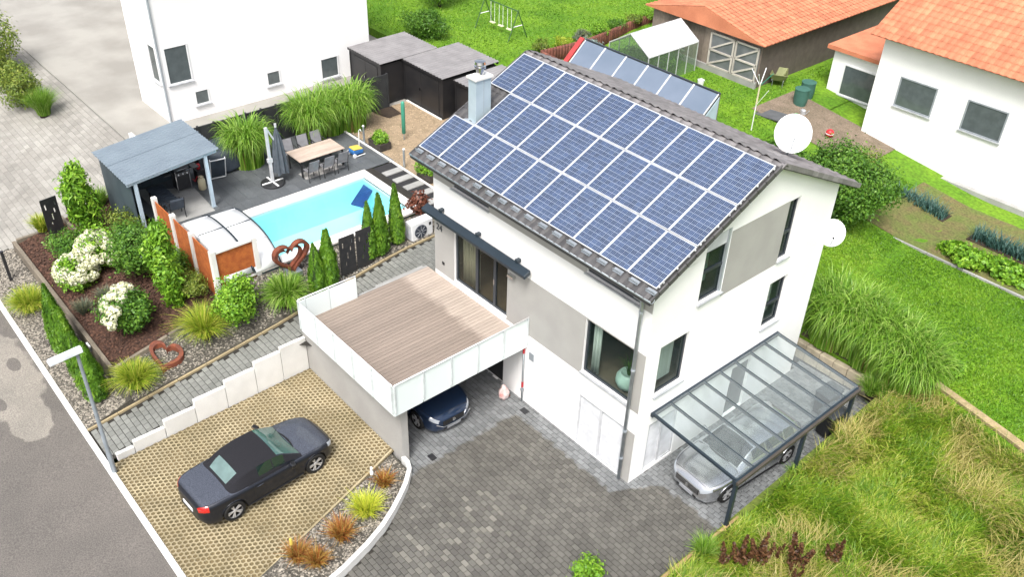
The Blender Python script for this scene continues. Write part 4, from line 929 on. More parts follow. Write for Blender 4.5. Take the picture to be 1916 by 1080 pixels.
for zz in ((0,.05),( -.35,1.0)): MB().tube([(-.3,zz[0],zz[1]),(.3,zz[0],zz[1])],.02,6).build('cross_tube', PVCW, fcx, W=False)
for k in range(3): MB().tube([(-.28,.12-.05*k,.06+.1*k),(.28,.12-.05*k,.06+.1*k)],.016,6).build('cross_tube', PVCW, fcx, W=False)
MB().add([(-.28,-.03,.12),(.28,-.03,.12),(.28,-.33,.95),(-.28,-.33,.95)],[(0,1,2,3)]).build('fabric', TARP, fcx, W=False, solid=.012); fcx.rotation_euler = (0,0,R_(80))
tp_ = thing('covered_furniture', (-21.2,-2.1,GZ), 'heap of garden furniture under a blue-grey tarpaulin by the fence', 'tarpaulin')
bm = bmesh.new(); bmesh.ops.create_icosphere(bm, subdivisions=4, radius=1)
for v in bm.verts:
    p = v.co; k = 1+.16*mnoise.noise(p*2.2)+.06*mnoise.noise(p*6); v.co = Vector((max(-.75,min(.75,p.x*.95*k)), max(-.85,min(.85,p.y*1.05*k)), max(0,min(1.0,.5+p.z*.75*k))))
me = bpy.data.meshes.new('tarp'); bm.to_mesh(me); bm.free(); me.polygons.foreach_set('use_smooth',[True]*len(me.polygons)); link('tarp', me, TARP, tp_)
rb = thing('red_bucket', (-20.6,-3.4,GZ+.55), 'small red can on the shelf behind the gas bottle', 'can'); MB().lathe([(.07,0),(.08,.2),(.06,.22)],12).build('body', RED, rb, W=False, smooth=True)
MB().box(-.2,.2,-.15,.15,-.55,-.002).build('shelf_box', DARKM, rb, W=False)
# ================================================================ DINING SET, PARASOL
dt = thing('dining_table', (-18.85,.9,GZ), 'long wood-topped outdoor dining table with dark metal legs', 'table')
for i in range(5): MB().box(-19.42+i*.228,-19.42+i*.228+.225,-.15,1.95,GZ+.72,GZ+.75).build('top_board', WOODT, dt, bevel=.004)
for x in (-19.36,-18.36):
    for y in (-.06,1.86): MB().box(x-.03,x+.03,y-.03,y+.03,GZ,GZ+.72).build('leg', DARKM, dt)
MB().box(-19.36,-18.36,-.05,1.85,GZ+.66,GZ+.715).build('apron', DARKM, dt)
rug = thing('terrace_rug', (-18.9,.9,GZ), 'pale grey mat on the terrace under the dining table', 'rug'); MB().box(-18.72,-18.1,-.05,1.8,GZ+.004,GZ+.016).build('mat', mat('pale_mat',(.36,.35,.34),(.3,.29,.28),rough=.95), rug)
def mesh_chair():
    t = thing('garden_chair', (0,0,0), 'grey mesh garden chair with dark metal frame at the dining table', 'chair', 'garden chairs around the dining table')
    for x in (-.24,.24):
        MB().bar((x,-.22,0),(x,-.22,.44),.025,.025).build('leg', DARKM, t, W=False); MB().bar((x,.24,0),(x,.2,.44),.025,.025).build('leg', DARKM, t, W=False)
        MB().bar((x,.2,.44),(x,.36,.95),.025,.025).build('back_post', DARKM, t, W=False); MB().bar((x*1.08,-.22,.63),(x*1.08,.27,.66),.035,.02).build('armrest', DARKM, t, W=False)
        MB().bar((x*1.08,-.22,.44),(x*1.08,-.22,.63),.025,.025).build('arm_post', DARKM, t, W=False)
    MB().obox((0,0,.44),(.46,.46,.018)).build('seat', MESHF, t, W=False); MB().obox((0,.285,.71),(.45,.018,.5),rx=-.3).build('backrest', MESHF, t, W=False)
    return t
c0 = mesh_chair(); k=0
for side in (0,1):
    for y in (.15,.85,1.5):
        o = c0 if k == 0 else copy_tree(c0); k += 1
        o.location = (-18.02+.03*random.random(),y,GZ) if side == 0 else (-19.75,y+.1,GZ); o.rotation_euler = (0,0,R_(-90+random.uniform(-6,6)) if side == 0 else R_(90+random.uniform(-5,5)))
        o['label'] = 'grey mesh garden chair on the %s side of the table, %s' % (('pool','fence')[side], {.15:'at the parasol end',.85:'in the middle',1.5:'at the robot caddy end'}[y])
um = thing('cantilever_parasol', (-18.65,-1.25,GZ), 'closed grey cantilever parasol on white mast with round black base', 'parasol')
MB().lathe([(.48,0),(.48,.06),(.44,.08)],28).build('base_plate', DARKM, um, W=False)
for a in (0,math.pi/2): MB().bar((-.46*math.cos(a),-.46*math.sin(a),.09),(.46*math.cos(a),.46*math.sin(a),.09),.07,.03).build('base_cross', PVCW, um, W=False)
MB().box(-.045,.045,-.06,.06,.1,2.45).build('mast', ALU, um, W=False, bevel=.01); MB().bar((0,.02,2.42),(0,.33,1.75),.05,.06).build('arm', ALU, um, W=False); MB().box(-.06,.06,-.1,.1,.95,1.12).build('crank', ALU, um, W=False)
m_ = MB(); rows=[]
for i in range(9):
    z = .42+i*.24; rr = [.28,.27,.255,.235,.21,.185,.15,.09,.03][i]
    rows.append([((rr*(1+.22*math.cos(8*a)))*math.cos(a), .42+(rr*(1+.22*math.cos(8*a)))*math.sin(a), z+.05*math.cos(4*a)*(i==0)) for a in np.linspace(0,2*math.pi,49)])
m_.grid(rows); m_.build('folded_canopy', FABRIC, um, W=False, smooth=True); MB().tube([(0,.42,.3),(0,.42,2.5)],.025,8).build('canopy_pole', STEEL, um, W=False); MB().tube([(0,.42,2.36),(0,.42,2.5)],.05,8).build('finial', ALU, um, W=False)
# small yard things
cd = thing('pool_robot_caddy', (-18.75,2.75,GZ), 'white pool cleaning robot caddy with yellow and blue robot on the terrace', 'caddy')
MB().obox((0,0,.2),(.42,.5,.2)).build('robot_body', BLUEPL, cd, W=False, bevel=.04); MB().obox((0,0,.33),(.4,.44,.06),rx=-.1).build('robot_lid', YELLOW, cd, W=False, bevel=.02)
for x in (-.24,.24): MB().tube([(x,-.3,.04),(x,.3,.06)],.02,6).build('frame_rail', PVCW, cd, W=False); MB().lathe([(.09,-.02),(.09,.02)],14,c=(x,-.22,.09),axis='X').build('wheel', PVCW, cd, W=False)
MB().tube([(-.2,.28,.05),(-.22,.34,.95),(-.14,.36,1.02),(-.02,.33,1.0)],.02,6).build('handle', PVCW, cd, W=False)
for p,lab in (((-19.45,3.62,GZ),'steel bollard light beside the far planter box'),((-16.6,3.72,GZ),'steel bollard light beside the stepping slabs')):
    b_ = thing('bollard_light', p, lab, 'bollard light', 'bollard lights on the gravel yard'); MB().lathe([(.045,0),(.045,.72),(.05,.73),(.05,.8)],12).build('post', STEEL, b_, W=False); MB().lathe([(.052,.8),(.052,.83),(.03,.85)],12).build('cap', PVCW, b_, W=False)
dr = thing('covered_clothes_dryer', (-18.7,5.2,GZ), 'folded rotary clothes dryer in a long green cover on the gravel', 'clothes dryer')
MB().lathe([(.03,0),(.03,.3)],10).build('pole', STEEL, dr, W=False); smooth_angle(MB().lathe([(.05,.28),(.085,.32),(.085,1.7),(.06,1.78),(.02,1.8)],14).build('cover', GREENPL, dr, W=False),50)
def planter(loc, label, rz=0):
    t = thing('planter_box', loc, label, 'planter', 'planter boxes on the gravel yard', rz=rz); m_ = MB()
    for i in range(3):
        z=.0+i*.11
        MB().obox((0,-.27,z+.055),(.9,.03,.104)).build('board', TIMBD, t, W=False); MB().obox((0,.27,z+.055),(.9,.03,.104)).build('board', TIMBD, t, W=False); MB().obox((-.44,0,z+.055),(.03,.5,.1)).build('board', TIMBD, t, W=False); MB().obox((.44,0,z+.055),(.03,.5,.1)).build('board', TIMBD, t, W=False)
    MB().box(-.42,.42,-.25,.25,.2,.28).build('soil_fill', SOIL, t, W=False); return t
PL1 = planter((-18.75,3.95,GZ),'dark timber planter box with bright leaves beside the robot caddy'); PL2 = planter((-15.2,3.95,GZ),'dark timber planter box with round bush beside the stepping slabs')
# fence behind the grasses
fn = thing('privacy_fence', (-22,2,GZ), 'charcoal privacy fence behind the tall grasses', 'fence')
for i in range(14): MB().box(-22.03,-21.97,-3.3+i*.71,-3.3+i*.71+.7,GZ-.1,4.2+.005*(i%2)).build('fence_panel', FENCE, fn)
for i in range(15): MB().box(-22.06,-21.93,-3.34+i*.71,-3.27+i*.71,GZ-.1,4.24).build('fence_post', FENCE, fn)
# black garden sheds
def garden_shed(x0,x1,y0,y1,label,zt=4.58):
    t = thing('garden_shed', ((x0+x1)/2,(y0+y1)/2,GZ), label, 'shed', 'black metal garden sheds'); 
    MB().box(x0,x1,y0,y1,GZ-.05,zt-.1).build('body', SHEDB, t)
    n = int((x1-x0)/.2); rows=[]
    for i in range(n*2+1):
        x = x0-.08+(x1-x0+.16)*i/(2*n); rows.append([(x,y0-.1,zt+.045*(i%2)),(x,y1+.1,zt+.06+.045*(i%2))])
    MB().grid(rows).build('ribbed_roof', SHEDR, t, solid=.008); MB().box(x0-.07,x1+.07,y0-.09,y0-.05,zt-.1,zt).build('roof_trim', SHEDB, t); MB().box(x0-.07,x1+.07,y1+.05,y1+.09,zt-.06,zt+.05).build('roof_trim', SHEDB, t)
    d_ = MB().box(x0+.35,x0+1.3,y0-.02,y0,GZ,zt-.25).build('door', SHEDB, t); MB().box(x0+1.32,x1-.3,y0-.02,y0,GZ,zt-.25).build('door', SHEDB, t); MB().box(x0+1.22,x0+1.27,y0-.06,y0-.02,GZ+.85,GZ+.98).build('handle', CHROME, d_)
    for x in (x0,x1): MB().box(x-.03,x+.03,y0-.03,y0+.03,GZ-.02,zt-.05).build('corner_post', SHEDB, t)
    return t
garden_shed(-22.25,-19.3,7.82,10.95,'black metal garden shed with ribbed roof, middle of the three sheds')
garden_shed(-25.0,-22.4,6.6,9.7,'black metal garden shed with ribbed roof next to the white neighbour house')
garden_shed(-18.95,-16.4,8.3,10.9,'black metal garden shed with ribbed roof behind the chimney',4.5)
# ================================================================ STREET LAMP
lm = thing('street_lamp', (-10.02,-11.62,.1), 'grey steel street lamp with flat white head beside the path', 'street lamp')
LG = mat('lamp_grey',(.30,.34,.38),rough=.45,metal=.3)
smooth_angle(MB().lathe([(.075,-.1),(.075,.8),(.06,.85),(.045,4.6)],14).build('pole', LG, lm, W=False),50)
MB().add([(-.14,-.75,4.56),(.14,-.75,4.56),(.12,.15,4.6),(-.12,.15,4.6),(-.12,-.72,4.66),(.12,-.72,4.66),(.09,.15,4.73),(-.09,.15,4.73)],[(0,3,2,1),(4,5,6,7),(0,1,5,4),(1,2,6,5),(2,3,7,6),(3,0,4,7)]).build('lamp_head', mat('lamp_white',(.62,.66,.70),rough=.4), lm, W=False, bevel=.02)
m_=MB()
for i in range(7): m_.box(-.09,.09,-.6+i*.05,-.58+i*.05,4.662,4.675)
m_.build('cooling_fins', LG, lm, W=False, stuff=True)
# small things near the house
pb = thing('paint_bucket', (-5.25,-.45,0), 'pink and white plastic bag by the carport wall', 'bag')
bm = bmesh.new(); bmesh.ops.create_icosphere(bm, subdivisions=3, radius=1)
for v in bm.verts:
    k = 1+.25*mnoise.noise(v.co*2.5+Vector((3,1,0))); z = v.co.z; w_ = .18 if z < .4 else .12; v.co = Vector((v.co.x*w_*k, v.co.y*w_*k, max(0,.28+z*.3*k)))
me = bpy.data.meshes.new('sack'); bm.to_mesh(me); bm.free(); me.polygons.foreach_set('use_smooth',[True]*len(me.polygons)); link('sack', me, mat('pink_white_sack',(.75,.68,.66),(.62,.28,.26),rough=.5,scale=5), pb)
for i,(x,y) in enumerate(((-4.35,-.3),(-5.35,-.28),(-4.6,-3.9))): tag(MB().box(x-.14,x+.14,y-.1,y+.1,-.02,.008).build('drain_grate', DARKM if i != 1 else RUSTD), ['black drain grate at the foot of the grey flue pipe','rusty drain cover beside the pink bag','small dark drain grate near the carport pillar'][i], 'drain grate')
bn = thing('wheelie_bin', (2.62,6.55,0), 'black wheelie bin with yellow label beside the last pergola post', 'bin', rz=R_(-8))
MB().add([(-.24,-.26,.06),(.24,-.26,.06),(.24,.26,.06),(-.24,.26,.06),(-.29,-.34,.98),(.29,-.34,.98),(.29,.34,.98),(-.29,.34,.98)],[(0,3,2,1),(4,5,6,7),(0,1,5,4),(1,2,6,5),(2,3,7,6),(3,0,4,7)]).build('body', BLACK, bn, W=False, bevel=.02); MB().add([(-.31,-.36,.98),(.31,-.36,.98),(.31,.38,.98),(-.31,.38,.98),(-.27,-.33,1.03),(.27,-.33,1.03),(.27,.36,1.08),(-.27,.36,1.08)],[(0,3,2,1),(4,5,6,7),(0,1,5,4),(1,2,6,5),(2,3,7,6),(3,0,4,7)]).build('lid', mat('bin_lid',(.05,.055,.06),rough=.45), bn, W=False, bevel=.015)
for x in (-.2,.2): MB().lathe([(.1,-.03),(.1,.03)],14,c=(x,.3,.1),axis='X').build('wheel', RUBBER, bn, W=False)
MB().box(.272,.278,-.05,.05,.3,.75).build('label', YELLOW, bn, W=False); MB().tube([(-.25,.38,1.02),(-.25,.45,1.02),(.25,.45,1.02),(.25,.38,1.02)],.015,6).build('handle', BLACK, bn, W=False)
bn2 = dup(bn,(2.0,7.3,0),R_(-4)); bn2['label'] = 'black wheelie bin standing behind the parked silver car'
# ================================================================ NEIGHBOUR HOUSE (white, behind the fence)
def box_window(ax, pos, u0, u1, v0, v1, parent, sgn=1, m=None, k=.04):
    f = MB(); t = .06
    def bb(a,b,c,d,e0,e1):
        if ax=='X': f.box(min(pos+sgn*e0,pos+sgn*e1),max(pos+sgn*e0,pos+sgn*e1),a,b,c,d)
        else: f.box(a,b,min(pos+sgn*e0,pos+sgn*e1),max(pos+sgn*e0,pos+sgn*e1),c,d)
    bb(u0,u1,v0,v0+t,0,k); bb(u0,u1,v1-t,v1,0,k); bb(u0,u0+t,v0+t,v1-t,0,k); bb(u1-t,u1,v0+t,v1-t,0,k)
    w = f.build('window', m or PVCW, parent); f = MB(); bb(u0+t,u1-t,v0+t,v1-t,.002,.012); f.build('pane', mat('far_pane',(.10,.12,.125),rough=.06,spec=.8), w)
    f = MB(); bb(u0-.05,u1+.05,v0-.05,v0-.005,0,.1); f.build('sill', SILL, w); return w
nh = thing('neighbour_house', (-31,6,2.5), 'large white neighbour house behind the charcoal fence and tall grasses', 'house')
MB().box(-29.7,-26.4,-2,8.6,2.3,9.2).build('wall', WHITE, nh); MB().box(-42,-29.7,4,8.6,2.3,9.2).build('rear_wing_wall', WHITE, nh)
MB().add([(-30,-2.4,9.2),(-26,-2.4,9.2),(-26,8.9,9.2),(-30,8.9,9.2),(-30,-2.4,10.6),(-30,8.9,10.6)],[(0,3,2,1),(1,2,5,4),(0,1,4),(2,3,5),(0,4,5,3)]).build('roof', TILEB, nh)
for a,b,c,d in ((-.77,-.08,3.08,3.78),(2.81,3.53,3.08,3.79),(5.71,6.73,2.69,3.76),(-1.8,-.7,4.3,6.0)): box_window('X',-26.4,a,b,c,d,nh)
box_window('Y',-2,-27.5,-26.7,4.3,6.0,nh,-1); MB().box(-34.5,-31.2,3.95,4.02,2.5,4.7).build('garage_door', mat('garage_grey',(.25,.24,.26),rough=.5), nh)
MB().box(-38.8,-36.2,3.95,4.02,2.5,4.9).build('garage_door', mat('garage_grey',(.25,.24,.26)), nh)
MB().tube([(-26.35,-2.05,2.5),(-26.35,-2.05,9.2)],.05,8).build('downpipe', ZINC, nh)
MB().box(-26.2,-22.1,-4.05,-3.9,2.3,2.75).build('plinth_kerb', CONC, nh)
# ================================================================ WHITE HOUSE AND BARN AT THE BACK
wh = thing('rear_house', (0,29,1), 'white rear house with terracotta roof and grey windows beyond the garden', 'house')
MB().box(-7.4,9,24,33,.6,6.6).build('wall', WHITE, wh)
def slope_roof(t, x0,x1,y0,y1,ze,zr,axis,m,name='roof',tile=.36,tw=.32):
    b_ = MB(); 
    if axis=='x': # ridge along x
        ym=(y0+y1)/2; b_.add([(x0,y0,ze),(x1,y0,ze),(x1,ym,zr),(x0,ym,zr),(x0,y1,ze),(x1,y1,ze)],[(0,1,2,3),(3,2,5,4),(0,3,4),(1,5,2)])
    else:
        xm=(x0+x1)/2; b_.add([(x0,y0,ze),(x0,y1,ze),(xm,y1,zr),(xm,y0,zr),(x1,y0,ze),(x1,y1,ze)],[(0,3,2,1),(3,4,5,2),(0,4,3),(1,2,5)])
    r = b_.build(name, m, t); f = MB()
    def run(A,B,up,lo): pass
    if axis=='x': sl=[((x0,y0,ze),(x1-x0,0,0),(0,(y1-y0)/2,zr-ze))]
    else: sl=[((x0,y1,ze),(0,y0-y1,0),((x1-x0)/2,0,zr-ze)),((x1,y0,ze),(0,y1-y0,0),(-(x1-x0)/2,0,zr-ze))]
    for o_,u_,v_ in sl:
        o_,u_,v_=Vector(o_),Vector(u_),Vector(v_); nu=int(u_.length/tw); nv=int(v_.length/tile); nn=u_.cross(v_).normalized()
        if nn.z<0: nn=-nn
        for i in range(nu):
            for j in range(nv):
                f.cur=random.random(); P=[o_+u_*((i+a)/nu)+v_*((j+b2)/nv) for a,b2 in ((.02,0),(.5,0),(.98,0),(.98,1.05),(.5,1.05),(.02,1.05))]
                h=[.03,.065,.03,.012,.04,.012]; V=[tuple(p+nn*k) for p,k in zip(P,h)]; f.add(V,[(0,1,4,5),(1,2,3,4)])
    f.build('roof_tile_field', TERRAC if m is TERRAC else m, r, stuff=True); return r
slope_roof(wh,-7.9,9.5,23.4,33.6,6.6,9.6,'x',TERRAC)
for a,b,c,d in ((-6.2,-4.4,3.6,5.0),(-3.0,-1.2,3.6,5.0)): box_window('Y',24,a,b,c,d,wh,-1,m=mat('grey_frame',(.3,.33,.36),rough=.5))
MB().box(-7.4,9,23.7,24,.6,1.25).build('plinth', CONCG, wh)
MB().box(-10.9,-7.4,26.2,32,1.2,4.4).build('side_wing_wall', WHITE, wh); MB().box(-11.2,-7.4,25.9,32.2,4.4,4.6).build('side_wing_roof', TERRAC, wh); box_window('Y',26.2,-10.2,-8.4,2.2,3.8,wh,-1)
barn = thing('barn', (-16.6,28,2.4), 'weathered timber barn with terracotta roof and whitewashed framed doors', 'barn')
for i in range(20): 
    x=-20.1+i*.36; MB().box(x,x+.35,22.82,22.87,2.4,4.75+.85*(1-abs((x+.18+16.55)/3.6))).build('wall_board', BARNW, barn)
MB().box(-20.1,-12.95,22.88,36,2.2,4.75).build('core_wall', mat('barn_core',(.12,.10,.085),rough=.9), barn); MB().box(-20.1,-12.9,22.7,22.82,2.1,2.75).build('plinth', CONCG, barn)
slope_roof(barn,-20.5,-12.6,22.5,37,4.75,5.72,'y',TERRAC)
for dx0,dx1 in ((-16.05,-14.5),(-14.45,-12.98)):
    d_ = MB().box(dx0,dx1,22.74,22.8,2.75,4.5).build('barn_door', mat('door_glass_dark',(.16,.17,.18),(.11,.12,.13),rough=.3,scale=2), barn)
    for a,b in (((dx0+.05,2.78),(dx1-.05,2.78)),((dx0+.05,4.47),(dx1-.05,4.47)),((dx0+.05,3.6),(dx1-.05,3.6)),((dx0+.05,2.75),(dx0+.05,4.5)),((dx1-.05,2.75),(dx1-.05,4.5)),((dx0+.1,3.65),(dx1-.1,4.4)),((dx0+.1,2.85),(dx1-.1,3.5))):
        MB().bar((a[0],22.715,a[1]),(b[0],22.715,b[1]),.09,.05,up=(0,1,0)).build('door_timber', BARNP, d_)
d_ = MB().box(-18.6,-17.7,22.78,22.815,3.0,4.3).build('barn_window', mat('door_glass_dark',(.16,.17,.18)), barn)
for z in (3.0,4.3): MB().box(-18.65,-17.65,22.74,22.778,z-.04,z+.04).build('frame_bar', BARNP, d_)
MB().bar((-20.2,22.75,4.72),(-16.55,22.75,5.62),.06,.14,up=(0,1,0)).build('verge_board', BARNP, barn); MB().bar((-16.55,22.75,5.62),(-12.8,22.75,4.72),.06,.14,up=(0,1,0)).build('verge_board', BARNP, barn)
# ---------------- solar thermal rack
rk = thing('solar_collector_rack', (-14.8,15.8,2.4), 'lean-to rack of six grey-blue solar thermal collectors with red side trim', 'solar collectors')
COLL = mat('collector_glass',(.12,.155,.21),(.145,.18,.24),rough=.2,scale=.7,coat=.4)
yt,zt,yb,zb = 16.5,4.5,14.6,2.86
for i in range(6):
    x0 = -18.95+i*1.395; x1=x0+1.36
    c_ = MB().add([(x0,yb,zb),(x1,yb,zb),(x1,yt,zt),(x0,yt,zt),(x0,yb,zb+.07),(x1,yb,zb+.07),(x1,yt,zt+.07),(x0,yt,zt+.07)],[(0,3,2,1),(4,5,6,7),(0,1,5,4),(1,2,6,5),(2,3,7,6),(3,0,4,7)]).build('collector', COLL, rk)
    for x in (x0,x1): MB().bar((x,yb,zb+.07),(x,yt,zt+.07),.05,.05).build('frame_bar', ALU, c_)
MB().bar((-19,yt+.02,zt+.09),(-10.55,yt+.02,zt+.09),.09,.07).build('top_rail', FRAME, rk); MB().bar((-19.2,yb,zb+.05),(-19.2,yt,zt+.1),.28,.08).build('red_trim', REDP, rk)
MB().box(-19.1,-10.6,16.55,16.62,2.0,4.5).build('rear_board', BARNW, rk); MB().add([(-10.56,yb,2.1),(-10.56,yt,2.1),(-10.56,yt,4.45),(-10.56,yb,zb)],[(0,1,2,3)]).build('side_sheet', LBLUE, rk, solid=.02); MB().add([(-19.05,yb,2.1),(-19.05,yt,2.1),(-19.05,yt,4.45),(-19.05,yb,zb)],[(0,1,2,3)]).build('side_sheet', REDP, rk, solid=.02)
# ---------------- greenhouse
gh = thing('greenhouse', (-17.7,20.2,2.4), 'small greenhouse with pale roof panes full of green plants', 'greenhouse')
gx0,gx1,gxm,gy0,gy1,ze,zr,zg = -19.05,-16.35,-17.7,18.35,22.15,4.0,4.82,2.4
for x in (gx0,gx1):
    for i in range(6):
        y=gy0+(gy1-gy0)*i/5; MB().bar((x,y,zg),(x,y,ze),.04,.04).build('post', ALU, gh)
        MB().bar((x,y,ze+.03),(gxm,y,zr+.03),.04,.05).build('rafter', ALU, gh)
    MB().bar((x,gy0,ze),(x,gy1,ze),.05,.05).build('eave_rail', ALU, gh)
    for i in range(5):
        a,b=gy0+(gy1-gy0)*i/5+.02,gy0+(gy1-gy0)*(i+1)/5-.02
        MB().quad((x,a,zg),(x,b,zg),(x,b,ze),(x,a,ze)).build('side_pane', glassmat('greenhouse_glass',(.3,.4,.3),transp=.75,tint=(.85,.95,.85)), gh)
        for k in range(2):
            p=[(x+(gxm-x)*t_,ze+(zr-ze)*t_) for t_ in (k/2,(k+1)/2)]
            MB().quad((p[0][0],a,p[0][1]+.02),(p[0][0],b,p[0][1]+.02),(p[1][0],b,p[1][1]+.02),(p[1][0],a,p[1][1]+.02)).build('roof_pane', glassmat('roof_poly',(.75,.8,.76),transp=.22 if (i+k)%3 else .22,rough=.3), gh)
MB().bar((gxm,gy0,zr+.02),(gxm,gy1,zr+.02),.06,.05).build('ridge_rail', ALU, gh); MB().box(gx0,gx1,gy0,gy1,2.25,zg).build('base', TIMBER, gh)
for x0_,x1_ in ((gx0,gxm),(gxm,gx1)): MB().quad((x0_,gy0,zg),(x1_,gy0,zg),(x1_,gy0,ze if x1_!=gxm else zr),(x0_,gy0,ze if x0_!=gxm else zr)).build('end_pane', MATS['greenhouse_glass'], gh)
# ---------------- palisade edging
pa = thing('log_palisade', (-21.8,20.5,2.4), 'row of dark brown upright palisade posts holding the upper lawn', 'palisade')
for i in range(52):
    y=16.2+i*.2; x=-21.75+.25*math.sin(i*.11)-.012*i*.3
    MB().lathe([(.1,2.2),(.1,3.16+.08*random.random()),(.07,3.26)],8,c=(x,y,0)).build('palisade_post', PALIS, pa, smooth=True)
for i in range(9): MB().lathe([(.1,2.2),(.1,3.12+.08*random.random()),(.07,3.22)],8,c=(-21.6+i*.2,16.15-.01*i,0)).build('palisade_post', PALIS, pa, smooth=True)
# ---------------- swing set
sw = thing('swing_set', (-25.6,16.6,3.0), 'green tubular swing set with cream seats on the upper lawn', 'swing')
SWG = mat('green_tube',(.05,.12,.04),rough=.5); ztp=4.55
for x in (-24.2,-27.0):
    for dy in (-.72,.72): MB().tube([(x,16.62+dy,2.9),(x,16.62,ztp)],.03,6).build('leg', SWG, sw)
    MB().tube([(x,16.32,3.75),(x,16.92,3.75)],.025,6).build('cross_brace', PVCW, sw)
MB().tube([(-24.2,16.62,ztp),(-27.0,16.62,ztp)],.035,8).build('top_bar', SWG, sw)
for x in (-24.9,-25.6,-26.3):
    s_=MB().obox((x,16.62,3.38),(.36,.2,.05)).build('swing_seat', mat('cream_plastic',(.6,.6,.38),rough=.5), sw, bevel=.02)
    for dx in (-.16,.16): MB().tube([(x+dx,16.62,3.4),(x+dx,16.62,ztp)],.012,5).build('rope', PVCW, s_)
# ---------------- things by the barn
wb = thing('wheelbarrow', (-12.6,24.3,2.38), 'wheelbarrow with shallow tray parked against the barn corner', 'wheelbarrow', rz=R_(30))
MB().add([(-.3,-.4,.35),(.3,-.4,.35),(.22,.35,.35),(-.22,.35,.35),(-.45,-.62,.72),(.45,-.62,.72),(.36,.55,.72),(-.36,.55,.72)],[(0,1,2,3),(0,4,5,1),(1,5,6,2),(2,6,7,3),(3,7,4,0)]).build('tray', mat('olive_tray',(.22,.24,.10),rough=.6), wb, W=False, solid=.02)
for s_ in (-.26,.26): MB().tube([(s_,.8,.25),(s_,-.2,.34),(s_*1.1,-1.1,.62)],.02,6).build('handle', STEEL, wb, W=False); MB().tube([(s_,-.35,.34),(s_,-.4,0)],.02,6).build('leg', STEEL, wb, W=False)
MB().lathe([(.12,-.04),(.19,-.04),(.19,.04),(.12,.04)],16,c=(0,.85,.19),axis='X').build('wheel', RUBBER, wb, W=False)
for i,(x,y,h,r,m,l) in enumerate(((-10.6,23.4,.85,.36,GREENPL,'open green rain barrel nearer the lawn beside the rear house wing'),(-10.9,24.4,.85,.36,GREENPL,'open green rain barrel close to the rear house wing wall'))):
    t=thing('rain_barrel',(x,y,2.2),l,'barrel','rain barrels'); smooth_angle(MB().lathe([(r*.85,0),(r,h*.5),(r*.97,h),(r*.9,h),(r*.85,h-.2)],18).build('body', mat('dark_green_plastic',(.05,.14,.11),rough=.55), t, W=False),50); MB().lathe([(r*1.02,h-.04),(r*1.02,h+.01),(r*.9,h+.01)],18).build('rim', mat('dark_green_plastic',(.05,.14,.11)), t, W=False)
t=thing('watering_can',(-9.9,22.7,2.05),'pale grey watering can standing by the barrels','watering can'); MB().lathe([(.12,0),(.12,.3),(.08,.33)],12).build('body', SILL, t, W=False); MB().tube([(.1,0,.08),(.3,0,.38)],.02,6).build('spout', SILL, t, W=False); MB().tube([(-.1,0,.1),(-.2,0,.25),(-.05,0,.38)],.012,6).build('handle', SILL, t, W=False)
t=thing('white_bucket',(-14.9,20.9,2.36),'white bucket with board on the lawn by the greenhouse','bucket'); MB().lathe([(.14,0),(.18,.36),(.16,.36),(.12,.05)],14).build('body', PVCW, t, W=False); MB().obox((.35,.2,.02),(.7,.14,.03),rz=.4).build('board', PVCW, t, W=False); MB().tube([(-.17,0,.34),(0,0,.46),(.17,0,.34)],.008,5).build('handle', STEEL, t, W=False)
t=thing('ground_board',(-10.4,21.2,2.25),'dark grey board lying at the edge of the lawn','board'); MB().obox((0,0,.03),(1.9,1.0,.05),rz=.2).build('sheet', mat('slate_board',(.10,.105,.11),rough=.7), t, W=False)
t=thing('play_ball',(-9.6,21.6,2.2),'green ball lying on the dark board','ball'); bm=bmesh.new(); bmesh.ops.create_icosphere(bm,subdivisions=3,radius=.2); 
for v in bm.verts: v.co.z+=.2
me=bpy.data.meshes.new('skin'); bm.to_mesh(me); bm.free(); me.polygons.foreach_set('use_smooth',[True]*len(me.polygons)); link('skin',me,mat('ball_green',(.08,.35,.06),(.05,.25,.04),rough=.4),t); MB().lathe([(.203,.18),(.203,.22)],20).build('stripe',PVCW,t,W=False)
t2=thing('play_ball',(-7.9,22.0,1.9),'red ball lying on the bare soil','ball'); link('skin',me.copy(),None,t2); t2.children[0].data.materials.clear(); t2.children[0].data.materials.append(RED); MB().lathe([(.203,.18),(.203,.22)],20).build('stripe',PVCW,t2,W=False)
t=thing('rotary_dryer',(-10.3,19.1,2.2),'slim white pole with folded green-topped dryer arms on the lawn','clothes dryer'); MB().tube([(0,0,-.05),(0,0,1.3)],.025,8).build('lower_pole',PVCW,t,W=False); MB().tube([(0,0,1.3),(0,0,2.3)],.04,8).build('upper_pole',CREAM,t,W=False)
for k in range(4): a=k*1.57+.3; MB().tube([(0,0,2.2),(.5*math.cos(a),.5*math.sin(a),2.9)],.02,6).build('arm',PVCW if k else GREENPL,t,W=False)
MB().tube([(.03,.0,1.3),(.45,.1,2.1)],.012,5).build('stay',PVCW,t,W=False)
struct(patch('bare_soil_yard', -11.6, -5.5, 20.8, 24.3, lambda x,y: h_back(x,y)+.03, .5, mat('bare_soil',(.20,.155,.115),(.15,.12,.085),rough=1,scale=2,fine=(14,.3),bump=.6,bscale=25)))
struct(patch('vegetable_bed', -3.2, 9, 17.6, 22.6, lambda x,y: h_back(x,y)+.03+.03*nz2(x,y,2), .4, mat('veg_soil',(.13,.11,.045),(.10,.13,.03),rough=1,scale=1.5,fine=(12,.35),bump=.6,bscale=25)))
ve=thing('bed_kerb',(2,17.6,1),'narrow stone kerb between lawn and vegetable bed','edging')
for i in range(13): MB().box(-3.2+i,-3.2+i+.98,17.5+.02*random.random(),17.6,.8,1.09).build('kerb_stone',CONCG,ve)
